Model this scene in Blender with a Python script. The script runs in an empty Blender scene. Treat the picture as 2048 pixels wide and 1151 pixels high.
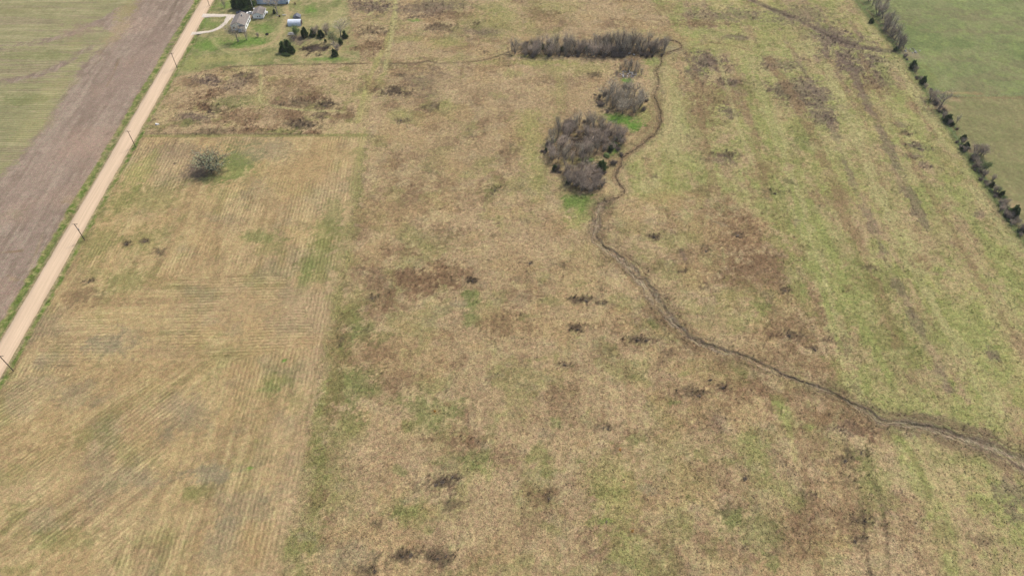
import bpy, math, random
import numpy as np
from mathutils import Vector
R = math.radians
sc = bpy.context.scene
C = sc.collection

# ------------------------------------------------------------------ camera, sky, sun, exposure
H = 200.0; TH = 48.35; F = 1365.33
cam_d = bpy.data.cameras.new('camera'); cam = bpy.data.objects.new('camera', cam_d); C.objects.link(cam)
cam.location = (0, 0, H); cam.rotation_euler = (R(90-TH), 0, 0)
cam_d.lens = 24; cam_d.sensor_width = 36; cam_d.clip_end = 20000; cam_d.clip_start = 1
sc.camera = cam
SUN_EL = 50.0; SUN_AZ = 43.0          # azimuth clockwise from +Y
w = bpy.data.worlds.new('World'); sc.world = w; w.use_nodes = True
nt = w.node_tree
sky = nt.nodes.new('ShaderNodeTexSky'); sky.sky_type = 'NISHITA'; sky.sun_disc = False
sky.sun_elevation = R(SUN_EL); sky.sun_rotation = R(SUN_AZ); sky.dust_density = 4.0; sky.air_density = 1.0; sky.ozone_density = 1.0
bg = nt.nodes['Background']; bg.inputs[1].default_value = 0.135
nt.links.new(sky.outputs[0], bg.inputs[0])
sd = bpy.data.lights.new('sun', 'SUN'); sd.energy = 2.3; sd.angle = R(6.0); sd.color = (1.0, 0.965, 0.92)
sun = bpy.data.objects.new('sun', sd); C.objects.link(sun)
dirv = Vector((math.sin(R(SUN_AZ))*math.cos(R(SUN_EL)), math.cos(R(SUN_AZ))*math.cos(R(SUN_EL)), math.sin(R(SUN_EL))))
sun.rotation_euler = dirv.to_track_quat('Z', 'Y').to_euler(); sun.location = (100, 100, 300)
sc.view_settings.view_transform = 'Standard'; sc.view_settings.look = 'None'
sc.view_settings.gamma = 1; sc.view_settings.use_curve_mapping = False; sc.view_settings.exposure = 0.33
ALB = 0.80    # measured picture colour -> base colour

# ------------------------------------------------------------------ survey: photo pixel -> ground metres
ct, st_ = math.cos(R(TH)), math.sin(R(TH))
def P(u, v):
    a = (u-1024)/F; b = (575.5-v)/F
    nz = st_-b*ct
    return (a/nz*H, (ct+b*st_)/nz*H)
def mpx(v): return H/((st_-(575.5-v)/F*ct)*F)
def dyv(v): return P(0, v-.5)[1]-P(0, v+.5)[1]
def lin(c):
    c = np.asarray(c, float)/255
    return np.where(c <= .04045, c/12.92, ((c+.055)/1.055)**2.4)*ALB

# ------------------------------------------------------------------ noise
def _h(ix, iy, s):
    n = (ix.astype(np.int64)*374761393 + iy.astype(np.int64)*668265263 + s*2147483647*31) & 0xffffffff
    n = ((n ^ (n >> 13))*1274126177) & 0xffffffff
    n = ((n ^ (n >> 16))*2246822519) & 0xffffffff
    n ^= n >> 15
    return (n & 0xffffff)/float(0xffffff)
def vn(x, y, s=0):
    x = np.asarray(x, float); y = np.asarray(y, float)
    ix = np.floor(x); iy = np.floor(y); fx = x-ix; fy = y-iy
    fx = fx*fx*(3-2*fx); fy = fy*fy*(3-2*fy)
    a = _h(ix, iy, s); b = _h(ix+1, iy, s); c = _h(ix, iy+1, s); d = _h(ix+1, iy+1, s)
    return (a*(1-fx)+b*fx)*(1-fy)+(c*(1-fx)+d*fx)*fy
def fbm(x, y, s=0, o=4, g=.55):
    t = 0; a = 1; n = 0
    for k in range(o):
        c, q = math.cos(.6*k+.3), math.sin(.6*k+.3)
        t = t+a*vn((x*c-y*q)*2.03**k, (x*q+y*c)*2.03**k, s+k*17); n += a; a *= g
    return t/n
def ss(a, b, x):
    t = np.clip((x-a)/(b-a), 0, 1); return t*t*(3-2*t)
def inpoly(x, y, poly):
    r = np.zeros(np.shape(x), bool); n = len(poly)
    for i in range(n):
        x1, y1 = poly[i]; x2, y2 = poly[(i+1) % n]
        if y1 == y2: continue
        c = ((y1 > y) != (y2 > y)) & (x < (x2-x1)*(y-y1)/(y2-y1)+x1)
        r ^= c
    return r
def pdist(x, y, pts):
    d = np.full(np.shape(x), 1e9); along = np.zeros(np.shape(x)); acc = 0
    for (x1, y1), (x2, y2) in zip(pts[:-1], pts[1:]):
        L2 = (x2-x1)**2+(y2-y1)**2; L = math.sqrt(L2)
        t = np.clip(((x-x1)*(x2-x1)+(y-y1)*(y2-y1))/L2, 0, 1)
        e = np.hypot(x-x1-t*(x2-x1), y-y1-t*(y2-y1))
        m = e < d; d = np.where(m, e, d); along = np.where(m, acc+t*L, along); acc += L
    return d, along
def smooth_path(px, sub=8):
    pts = [P(*p[:2]) for p in px]; ws = [p[2] if len(p) > 2 else 1 for p in px]
    out = []; n = len(pts)
    for i in range(n-1):
        p0 = pts[max(i-1, 0)]; p1 = pts[i]; p2 = pts[i+1]; p3 = pts[min(i+2, n-1)]
        for k in range(sub):
            t = k/sub; t2 = t*t; t3 = t2*t
            q = [0.5*(2*p1[j]+(-p0[j]+p2[j])*t+(2*p0[j]-5*p1[j]+4*p2[j]-p3[j])*t2+(-p0[j]+3*p1[j]-3*p2[j]+p3[j])*t3) for j in (0, 1)]
            out.append((q[0], q[1], ws[i]*(1-t)+ws[i+1]*t))
    out.append((pts[-1][0], pts[-1][1], ws[-1]))
    return out

# ------------------------------------------------------------------ ground grid
G = 0.7
xf = np.arange(-336, 336.01, G); yf = np.arange(56, 436, G)
ex = [430, 560, 760, 1100, 1700, 3000, 6000]
xs = np.concatenate([[-e for e in ex[::-1]], xf, ex])
ys = np.concatenate([[-6000, -3000, -1500, -700, -300, -100, 0, 35], yf, [470, 540, 660, 850, 1200, 1900, 3200, 7000]])
X, Y = np.meshgrid(xs, ys)
ny, nx = X.shape
wx = X+(fbm(X/9, Y/9, 5, 3)-.5)*5; wy = Y+(fbm(X/9, Y/9, 9, 3)-.5)*5     # wobbly coordinates for ragged borders
wx2 = X+(fbm(X/2.2, Y/2.2, 15, 2)-.5)*1.6; wy2 = Y+(fbm(X/2.2, Y/2.2, 19, 2)-.5)*1.6
n60 = fbm(X/60, Y/60, 101, 3); n25 = fbm(X/25, Y/25, 111, 3); n10 = fbm(X/10, Y/10, 121, 4); n10b = fbm(X/11, Y/11, 221, 4)
n4 = fbm(X/4, Y/4, 131, 3); n4b = fbm(X/4.3, Y/4.3, 231, 3); n15 = fbm(X/1.6, Y/1.6, 141, 2); n15b = fbm(X/1.5, Y/1.5, 241, 2)
rnd = np.random.RandomState(3).rand(ny, nx)
rdx = -.0263                                     # the section lines run along (rdx, 1)
U = X-rdx*Y                                      # metres across the section lines
sU = fbm(U/3.2, Y/45, 301, 4); sU2 = fbm(U/1.5, Y/22, 311, 3); sV = fbm(X/45, Y/2.6, 321, 4); sV2 = fbm(X/25, Y/1.5, 331, 3)
sP = fbm(U/9, Y/70, 341, 4)

PAL = dict(tan=(162,140,108), pk=(172,149,117), rb=(122,97,74), bn=(134,111,83), dk=(92,79,64), gr=(114,122,72), ol=(126,126,76), yg=(155,150,96), yl=(168,160,113),
           st=(180,161,120), gy=(146,134,108), lg=(142,145,88), br=(102,132,58), pu=(112,96,86), or_=(164,139,101), wet=(66,56,48), sand=(190,166,138),
           blk=(60,52,44), oc=(172,150,110))
PL = {k: lin(v) for k, v in PAL.items()}
col = np.zeros((ny, nx, 3)); row = np.zeros((ny, nx)); ramp = np.zeros((ny, nx)); zz = np.zeros((ny, nx))
rgh = np.ones((ny, nx)); brush = np.zeros((ny, nx)); tall = np.ones((ny, nx))
def mixc(c, key, wgt):
    k = PL[key] if isinstance(key, str) else key
    return c*(1-wgt[..., None])+k*wgt[..., None]
def mosaic(base, *layers):
    c = np.broadcast_to(PL[base], (ny, nx, 3)).copy()
    for key, wgt in layers: c = mixc(c, key, np.clip(wgt, 0, 1))
    return c
PX = lambda pts: [P(*p) for p in pts]

# --- rough prairie of dry grass (default)
prairie = mosaic('tan', ('pk', ss(.45, .62, n25)*.7), ('rb', ss(.50, .66, n10)*.50), ('st', ss(.52, .7, n4b)*.60), ('ol', ss(.53, .66, n10b*.8+n15*.2)*.5),
                 ('gy', ss(.55, .7, n4)*.30), ('or_', ss(.52, .66, fbm(X/14, Y/14, 411, 3))*.45), ('dk', ss(.62, .80, n10*.5+n15*.5)*.5), ('st', ss(.62, .8, n15b)*.5))
# --- pasture, yellow green with long bands
Uw = U+(n25-.5)*14; bA = fbm(Uw/7, Y/95, 351, 3); bB = fbm(Uw/5, Y/80, 361, 3)
past = mosaic('yg', ('st', ss(.52, .62, bA)*.5), ('bn', ss(.56, .66, bB*.8+n4*.2)*.45), ('ol', ss(.54, .64, (1-bA)*.8+n4b*.2)*.45), ('yl', ss(.42, .62, n25*.5+sP*.5)*.8), ('tan', ss(.50, .62, sP*.6+n10*.4)*.62), ('lg', ss(.48, .62, n10b*.7+n15*.3)*.7), ('pk', ss(.52, .64, n10*.5+sU*.5)*.7), ('pu', ss(.56, .66, sU*.55+n10*.25+n15*.2)*.45*ss(240, 330, Y)),
              ('ol', ss(.52, .66, n4)*.6), ('st', ss(.54, .7, n4b)*.5), ('bn', ss(.56, .7, sU*.5+n4b*.5)*.55), ('yl', ss(.62, .8, n15b)*.6))
neigh = mosaic(lin((130,134,90)), ) if False else None
def flat(rgb): return np.broadcast_to(lin(rgb), (ny, nx, 3)).copy()
neigh = mixc(mixc(mixc(mixc(flat((121,127,84)), lin((138,138,96)), ss(.48, .66, n10)*.6), lin((104,118,70)), ss(.46, .64, n25)*.6), lin((120,111,84)), ss(.52, .68, fbm(X/30, Y/8, 505, 4))*.5), lin((132,144,86)), ss(.5, .7, n4b)*.45)
neigh2 = mixc(mixc(flat((128,124,86)), lin((142,134,96)), ss(.45, .65, n10)*.6), lin((118,120,78)), ss(.5, .66, n4)*.5)
plough = mixc(mixc(mixc(flat((150,132,119)), lin((134,117,104)), ss(.43, .6, n10*.4+sU*.6)*.8), lin((167,150,135)), ss(.48, .64, n4b*.4+sU2*.6)*.7), lin((164,140,124)), ss(.5, .66, n25)*.4)
plough = mixc(plough, lin((120,103,91)), ss(.6, .78, n15*.7+n4*.3)*.5)
wheat = mixc(mixc(mixc(flat((146,141,104)), lin((133,131,95)), ss(.42, .60, sV*.6+n25*.4)*.8), lin((168,158,124)), ss(.50, .64, sV2*.7+n10*.3)*.6), lin((150,133,112)), ss(.54, .66, sV)*.5)
lawn = mixc(mixc(mixc(flat((146,139,96)), lin((118,128,76)), ss(.48, .60, n10)*.55), lin((164,150,112)), ss(.44, .58, n4b*.7+n10b*.3)*.8), lin((98,106,64)), ss(.50, .64, n4*.5+n15*.5)*.6)
straw = mosaic('tan', ('st', ss(.35, .55, n10b)*.8), ('pk', ss(.4, .56, n4b)*.7), ('rb', ss(.54, .64, n10*.6+n4*.4)*.6), ('ol', ss(.54, .66, n10b*.5+n4*.5)*.6), ('dk', ss(.60, .72, n10*.5+n15*.5)*.55))

# stubble field: zones of rows running different ways
def d2(a, b):
    (x1, y1), (x2, y2) = P(*a), P(*b); L = math.hypot(x2-x1, y2-y1); return (x2-x1)/L, (y2-y1)/L
zones = [((-.0263, 1), None),
         ((1, .01), [(225,575),(330,552),(560,548),(600,600),(640,690),(420,722),(200,740),(60,722),(120,640)]),
         (d2((0,1050), (420,730)), [(-40,772),(210,738),(425,722),(400,850),(330,960),(190,1160),(-60,1170)]),
         ]
stc = None; strow = np.zeros((ny, nx)); stst = np.zeros((ny, nx)); stst2 = np.zeros((ny, nx))
for i, ((dx, dy), poly) in enumerate(zones):
    L = math.hypot(dx, dy); dx /= L; dy /= L
    ac = X*dy-Y*dx; al = X*dx+Y*dy
    ac = ac+(fbm(X/40, Y/40, 601+i, 2)-.5)*3
    s = fbm(ac/2.4, al/26, 611+i*7, 3); s2 = fbm(ac/1.3, al/14, 613+i*7, 3)
    m = np.ones((ny, nx), bool) if poly is None else inpoly(wx, wy, PX(poly))
    strow = np.where(m, ac, strow); stst = np.where(m, s, stst); stst2 = np.where(m, s2, stst2)
stub = mosaic('oc', ('tan', ss(.42, .6, n25)*.6), ('st', ss(.48, .64, stst2*.7+n10b*.3)*.75), ('bn', ss(.50, .64, stst*.6+n10*.4)*.55), ('ol', ss(.54, .68, n10b*.7+stst*.3)*.4),
              ('gy', ss(.52, .64, n10*.6+n25*.4)*.4), ('or_', ss(.5, .64, fbm(X/18, Y/18, 711, 3))*.5), ('st', ss(.62, .8, n15b)*.35))

road_l = [P(403, 0), P(0, 685)]; road_r = [P(427.7, 0), P(0, 752)]
ru = .5*(np.mean([p[0]-rdx*p[1] for p in road_l])+np.mean([p[0]-rdx*p[1] for p in road_r]))
rw = .5*(np.mean([p[0]-rdx*p[1] for p in road_r])-np.mean([p[0]-rdx*p[1] for p in road_l]))
print('ROAD', ru, rw)
bu = np.mean([p[0]-rdx*p[1] for p in PX([(728, 285), (655, 640), (566, 1120)])])      # mown/unmown border
hu = [P(1722, 20), P(1800, 110), P(1850, 190), P(1920, 300), P(2000, 425), P(2048, 490)]
hx = np.interp(Y, [p[1] for p in hu[::-1]], [p[0] for p in hu[::-1]])
print('hedge', [round(p[0]-rdx*p[1], 1) for p in hu], 'border', bu)

reg = np.full((ny, nx), 0)           # 0 prairie
col[:] = prairie
# pasture mask
pm = inpoly(wx, wy, PX([(1270,-40),(1340,40),(1385,110),(1330,240),(1260,330),(1265,385),(1330,410),(1420,370),(1500,420),(1560,460),(1610,520),(1650,600),(1690,700),(1730,800),(1800,900),(1850,1010),(1890,1170),(2300,1300),(2300,470),(2048,470),(1722,0),(1722,-60)]))
pmf = ss(0, 1, np.clip(.5+(pm-.5)*1.0, 0, 1))
k = 5                                                # soften
def blur(a, k):
    o = a.astype(float)
    for ax in (0, 1):
        c = np.cumsum(np.concatenate([np.repeat(np.take(o, [0], ax), k+1, ax), o, np.repeat(np.take(o, [-1], ax), k, ax)], ax), ax)
        o = (np.take(c, range(2*k+1, c.shape[ax]), ax)-np.take(c, range(0, c.shape[ax]-2*k-1), ax))/(2*k+1)
    return o
pw = ss(.25, .75, blur(pm, 7)+(n4-.5)*.9)
col = col*(1-pw[..., None])+past*pw[..., None]
reg[pm] = 1
def region(mask, colour, rid, soft=2, j=.5):
    global col
    wgt = ss(.25, .75, blur(mask, soft)+(n15-.5)*j) if soft else mask.astype(float)
    col = col*(1-wgt[..., None])+colour*wgt[..., None]; reg[mask] = rid
    return wgt
# neighbour pasture beyond the hedge
m = wx2 > hx+1; region(m, neigh, 2)
m = inpoly(wx2, wy2, PX([(1870,198),(2300,182),(2600,900),(2048,500),(1990,400),(1930,300)])) & (X > hx+1); region(m, neigh2, 2, 2)
# stubble
edge = bu+(fbm(X/6, Y/6, 801, 2)-.5)*1.6
yt = P(500, 272)[1]
m = (U < edge) & (Y < yt) & (U > ru+rw+1); sw = region(m, stub, 3, 1, .3)
row = np.where(m, strow, row); ramp = np.where(m, .13*ss(.44, .62, n25*.5+n10b*.5+.02)+.02, ramp); tall[m] = .12
# brush plot
m = inpoly(wx2, wy2, PX([(340,152),(450,135),(600,132),(742,128),(732,271),(285,271)])); region(m, straw, 0)
# farmstead
m = inpoly(wx2, wy2, PX([(425,-60),(690,-60),(700,60),(720,100),(715,125),(600,128),(450,132),(335,158),(300,225)])) & (U > ru+rw); lw = region(m, lawn, 4, 3); tall[m] = .25
# ploughed and sown fields
lv = rw+4.2+(fbm(X/5, Y/5, 811, 2)-.5)*1.2
m = U < ru-lv; region(m, plough, 5, 1, .3); tall[m] = 0
row = np.where(m, U, row); ramp = np.where(m, .05, ramp); rgh[m] = .55
wp = inpoly(wx, wy, PX([(-1500,-60),(285,-60),(280,0),(225,22),(195,40),(110,74),(0,92),(-900,110),(-900,170),(0,166),(60,160),(118,140),(175,100),(215,60),(232,70),(180,110),(37,320),(-30,380),(-900,1100),(-2500,1100)]))
wp = (wp | inpoly(wx, wy, PX([(-900,112),(0,98),(115,80),(200,50),(214,58),(170,96),(112,132),(55,154),(0,160),(-900,165)]))) & (U < ru-30)
wgt = ss(.25, .75, blur(wp, 5)+(n4b-.5)*.7+(n15-.5)*.5); col = col*(1-wgt[..., None])+wheat*wgt[..., None]; reg[wp] = 6
row = np.where(wp, Y+X*.02, row); ramp = np.where(wp, .12, ramp)
# verges
vg = mixc(mixc(flat((117,124,72)), lin((92,112,50)), ss(.45, .6, n4)*.8), lin((160,150,105)), ss(.52, .66, n15b)*.7)
dr = np.abs(U-ru)
rv = rw+np.where(U < ru, lv-rw, 2.4+(n4-.5)*1.5)
m = (dr < rv); region(m, vg, 7, 1, .4); ramp[m] = 0; tall[m] = .7; rgh[m] = 1
mm = (dr < rw+.8+n15*.5); col[mm] = col[mm]*.4+PL['sand']*.6*.8; tall[dr < rw+.4] = 0

# --- splats (position and radii measured on the photo, laid on the ground in metres)
def splat(px, py, rx, ry, key, s=.8, rot=0, b=0, t=None, rag=.55):
    cx, cy = P(px, py); kf = 1.3 if b >= .5 else 1.15; ax = rx*mpx(py)*kf; ay = ry*dyv(py)*kf; mr = max(ax, ay)*1.7
    i0, i1 = np.searchsorted(xs, (cx-mr, cx+mr)); j0, j1 = np.searchsorted(ys, (cy-mr, cy+mr))
    if i1 <= i0 or j1 <= j0: return
    sl = (slice(j0, j1), slice(i0, i1))
    x = X[sl]-cx; y = Y[sl]-cy; c, q = math.cos(R(rot)), math.sin(R(rot))
    d = np.hypot((x*c+y*q)/ax, (-x*q+y*c)/ay)
    f = min(1, 3/mr*1.7); nn = fbm(X[sl]/max(mr*.35, 2), Y[sl]/max(mr*.35, 2), int(px*7+py), 4)-.5
    wgt = ss(1.15, .35, d+nn*rag*2+(n4[sl]-.5)*rag*1.6+(n15[sl]-.5)*1.0+(rnd[sl]-.5)*.5)*min(1, s*1.12)
    col[sl] = mixc(col[sl], key, wgt)
    if b: brush[sl] = np.maximum(brush[sl], wgt*b)
    if t is not None: tall[sl] = tall[sl]*(1-wgt)+t*wgt
def stroke(pts, width, key, s=.8, jag=.4, fade=.5, t=None, seed=0, z=0, flatrow=False):
    q = smooth_path(pts, 5); xy = [(a, b) for a, b, _ in q]
    xa = [a for a, b in xy]; ya = [b for a, b in xy]; mg = width*2+2
    i0, i1 = np.searchsorted(xs, (min(xa)-mg, max(xa)+mg)); j0, j1 = np.searchsorted(ys, (min(ya)-mg, max(ya)+mg))
    sl = (slice(j0, j1), slice(i0, i1))
    d, al = pdist(X[sl], Y[sl], xy)
    d = d+(n4[sl]-.5)*jag*width*1.5+(n15[sl]-.5)*jag*1.2
    br_ = ss(.25, .5, vn(al/7, al*0, 77+seed))*fade+(1-fade)
    wgt = ss(width*.5+.5, width*.5-.35, d)*s*br_
    col[sl] = mixc(col[sl], key, wgt); zz[sl] += z*wgt
    if t is not None: tall[sl] = tall[sl]*(1-wgt)+t*wgt
    if flatrow: ramp[sl] = ramp[sl]*(1-wgt)

# farmstead
for a in [(452,10,26,9,'br',.55),(420,48,26,10,'br',.55),(415,92,34,13,'br',.7),(500,82,38,10,'br',.8),(528,58,26,10,'br',.6),(470,95,22,8,'br',.6),(620,20,20,9,'br',.6),(648,20,14,12,'gr',.6),
          (640,118,45,4,'br',.7),(577,121,18,4,'gr',.6),(545,24,16,10,'gr',.7),(455,118,70,9,'yg',.6),(380,130,22,16,'lg',.6),(460,105,30,8,'gr',.6),
          (560,60,14,14,'yl',.5),(630,102,45,16,'st',.6),(600,110,30,10,'tan',.4),(640,45,50,12,'yl',.5),(700,80,18,22,'tan',.5),(680,20,16,20,'yl',.5),
          (600,95,24,10,'ol',.5),(508,14,10,4,'sand',.5),(500,33,6,3,'sand',.9),(622,22,10,5,'br',.7),(592,66,15,8,'gr',.6)]: splat(*a)
stroke([(505,140),(470,110),(440,90),(450,70)], 3.5, 'yl', .5)
stroke([(455,100),(500,98),(540,88),(560,70),(570,50),(575,30),(572,10),(575,-20)], 4.0, 'st', .55, fade=.2, t=.1)
stroke([(455,100),(500,98),(540,88),(560,70),(570,50),(575,30),(572,10)], 1.2, 'pk', .6, fade=.3, t=.1)
stroke([(425,75),(432,90),(455,103),(500,105),(545,92),(570,75)], 2.0, 'yl', .5, fade=.3)
# dark weeds in the brush plot
for a in [(415,160,24,10,'pu',.8,0,1),(455,145,40,7,'rb',.6,0,.7),(420,190,26,10,'rb',.85,0,1),(480,165,22,18,'pu',.6,0,.9),(500,150,24,9,'dk',.5,0,.7),(405,215,26,10,'rb',.85,0,1),
          (385,235,34,12,'pu',.7,0,.8),(370,245,20,8,'ol',.7,0,.5),(440,222,28,8,'dk',.6,0,1),(480,235,36,18,'rb',.6,0,.6),(500,262,44,6,'rb',.7,0,.8),(430,262,44,6,'dk',.5,0,.7),
          (600,205,36,11,'dk',.65,0,1),(650,210,18,8,'dk',.85,0,1),(625,190,20,14,'rb',.6,0,.9),(605,248,30,13,'dk',.85,0,1),(640,232,18,6,'dk',.7,0,1),(580,228,20,12,'rb',.6,0,.7),
          (625,265,20,5,'rb',.8,0,.8),(560,262,40,6,'ol',.7,0,.5),(460,205,34,12,'gr',.5,0,.3),(500,195,20,12,'gr',.45,0,.3),(525,195,14,20,'yg',.5),(448,215,9,3,'pk',.9),(452,145,26,5,'st',.5),
          (330,230,26,26,'st',.6),(330,200,20,20,'tan',.5),(545,178,60,14,'tan',.5),(690,232,24,5,'rb',.6,0,.6),(680,255,50,12,'st',.4),(575,165,60,10,'rb',.5,0,.4),(340,262,40,8,'pk',.6),(700,170,26,20,'tan',.5)]: splat(*a)
stroke([(523,128),(522,150),(521,180),(519,200),(530,208),(570,216),(620,221),(680,222)], 1.6, 'yl', .75, fade=.2, t=.1)
stroke([(285,272),(400,271),(560,271),(735,270)], 2.2, 'ol', .7, fade=.2, t=.3)
stroke([(285,268),(400,267.5),(560,268),(640,267)], 1.0, 'dk', .5, fade=.6)
stroke([(440,134),(520,131),(610,129),(760,127)], 1.0, 'dk', .7, fade=.4, z=-.2)
stroke([(760,127),(830,126),(858,122),(880,127),(940,124),(985,116),(1018,103)], 1.2, 'dk', .7, fade=.4, z=-.3)
# tracks in the upper middle
stroke([(792,-20),(788,30),(775,80),(757,118),(742,150),(728,190),(715,245)], 3.0, 'yg', .7, fade=.2, t=.1)
stroke([(792,-20),(790,30),(782,80),(775,110),(768,150)], 2.6, 'yl', .7, fade=.2, t=.1)
stroke([(752,-20),(748,18),(738,30)], 2.4, 'yl', .7, t=.1)
stroke([(722,44),(745,45),(778,44)], 2.2, 'st', .8, t=.1)
stroke([(750,20),(765,18),(784,18)], 1.6, 'yl', .6)
stroke([(740,150),(735,200),(728,240),(722,290),(705,420),(680,560),(665,650)], 3.4, 'yg', .35, fade=.5, t=.15)
stroke([(868,130),(863,170),(858,190),(830,195),(780,188)], 1.2, 'dk', .5, fade=.5)
stroke([(925,130),(922,160),(922,190)], 1.4, 'bn', .6)
# upper middle brown/purple weeds
for a in [(740,12,34,14,'pu',.75,0,.8),(860,15,70,16,'pu',.6,0,.7),(900,30,40,10,'rb',.6,0,.5),(745,60,34,9,'dk',.6,0,.9),(740,95,30,12,'rb',.7,0,.7),(880,55,26,8,'dk',.6,0,.9),(955,48,18,8,'dk',.6,0,.9),
          (970,62,40,7,'pu',.6,0,.6),(820,78,26,6,'yg',.5),(900,85,40,10,'yg',.6),(1000,40,60,30,'yg',.55),(980,15,30,20,'lg',.4),(1100,20,50,20,'yg',.5),(1090,30,40,14,'rb',.5,0,.4),(830,42,12,4,'br',.7),
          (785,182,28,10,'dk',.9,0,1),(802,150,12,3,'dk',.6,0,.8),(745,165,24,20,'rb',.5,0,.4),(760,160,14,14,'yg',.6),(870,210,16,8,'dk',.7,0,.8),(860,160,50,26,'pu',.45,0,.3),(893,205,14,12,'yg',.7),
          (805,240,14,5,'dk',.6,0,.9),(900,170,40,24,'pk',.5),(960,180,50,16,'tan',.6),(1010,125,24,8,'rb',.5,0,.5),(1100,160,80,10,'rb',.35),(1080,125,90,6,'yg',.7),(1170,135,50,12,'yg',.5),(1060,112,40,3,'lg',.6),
          (800,228,24,10,'yg',.5),(1040,205,40,20,'pk',.45),(1140,200,40,40,'tan',.5),(1175,190,20,30,'pk',.6),(890,300,70,50,'tan',.3),(1060,240,34,20,'yg',.55),(1075,330,20,60,'yg',.5),
          (1060,290,24,40,'yg',.55),(1120,175,14,40,'yg',.4),(1190,150,10,5,'dk',.6,0,.8)]: splat(*a)
# centre prairie
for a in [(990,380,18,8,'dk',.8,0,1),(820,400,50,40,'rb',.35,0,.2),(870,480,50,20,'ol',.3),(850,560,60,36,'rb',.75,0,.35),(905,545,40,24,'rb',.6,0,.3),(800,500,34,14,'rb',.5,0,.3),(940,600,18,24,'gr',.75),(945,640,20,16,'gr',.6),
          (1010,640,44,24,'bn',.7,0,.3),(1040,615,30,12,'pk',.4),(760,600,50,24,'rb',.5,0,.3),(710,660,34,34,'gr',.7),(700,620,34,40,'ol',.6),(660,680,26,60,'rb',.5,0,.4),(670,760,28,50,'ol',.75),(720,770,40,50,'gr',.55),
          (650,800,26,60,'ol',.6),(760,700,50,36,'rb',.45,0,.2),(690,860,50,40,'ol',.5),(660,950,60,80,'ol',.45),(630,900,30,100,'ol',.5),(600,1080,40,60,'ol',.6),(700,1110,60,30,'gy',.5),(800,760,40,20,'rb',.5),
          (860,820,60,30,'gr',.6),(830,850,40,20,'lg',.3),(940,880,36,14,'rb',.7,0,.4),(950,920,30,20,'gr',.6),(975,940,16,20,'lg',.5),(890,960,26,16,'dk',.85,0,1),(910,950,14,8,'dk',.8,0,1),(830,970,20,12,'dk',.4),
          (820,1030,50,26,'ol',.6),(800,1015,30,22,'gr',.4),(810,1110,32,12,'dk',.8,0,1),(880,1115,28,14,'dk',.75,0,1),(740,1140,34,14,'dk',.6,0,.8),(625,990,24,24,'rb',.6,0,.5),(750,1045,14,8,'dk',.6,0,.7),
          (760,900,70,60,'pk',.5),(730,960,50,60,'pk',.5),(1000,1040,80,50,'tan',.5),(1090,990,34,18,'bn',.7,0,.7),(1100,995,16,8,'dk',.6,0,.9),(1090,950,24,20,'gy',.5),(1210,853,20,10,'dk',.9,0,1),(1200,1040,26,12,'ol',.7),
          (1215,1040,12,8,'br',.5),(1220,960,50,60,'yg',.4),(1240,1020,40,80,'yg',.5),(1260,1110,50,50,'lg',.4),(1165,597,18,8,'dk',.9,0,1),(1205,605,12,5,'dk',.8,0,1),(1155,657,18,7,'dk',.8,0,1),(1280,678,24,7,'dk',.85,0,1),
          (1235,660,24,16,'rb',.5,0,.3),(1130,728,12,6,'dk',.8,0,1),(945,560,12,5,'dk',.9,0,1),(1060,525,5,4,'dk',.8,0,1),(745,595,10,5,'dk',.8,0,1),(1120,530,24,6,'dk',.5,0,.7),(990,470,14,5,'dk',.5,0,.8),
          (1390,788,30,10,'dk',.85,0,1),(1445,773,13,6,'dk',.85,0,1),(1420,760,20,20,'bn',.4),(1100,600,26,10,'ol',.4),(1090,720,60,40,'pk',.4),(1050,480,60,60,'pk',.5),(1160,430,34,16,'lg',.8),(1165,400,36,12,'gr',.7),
          (1150,445,30,14,'yg',.6),(1248,240,44,13,'br',1),(1268,250,24,9,'br',.9),(1228,300,20,14,'br',.8),(1175,318,18,8,'br',.9),(1165,405,44,14,'br',.5),(1190,315,20,8,'lg',.8),(1330,160,26,14,'lg',.5),(1255,160,16,6,'br',1),(1310,122,20,8,'br',.5),(1310,125,22,10,'lg',.7),(1290,230,20,22,'lg',.6),
          (1180,500,60,40,'st',.35),(1150,560,80,24,'st',.3),(900,1060,60,40,'pk',.4),(830,900,90,20,'tan',.4),(1100,860,110,60,'tan',.35),(1330,900,70,60,'ol',.3),
          (870,822,14,6,'or_',.5),(700,590,60,18,'st',.3)]: splat(*a)
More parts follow.
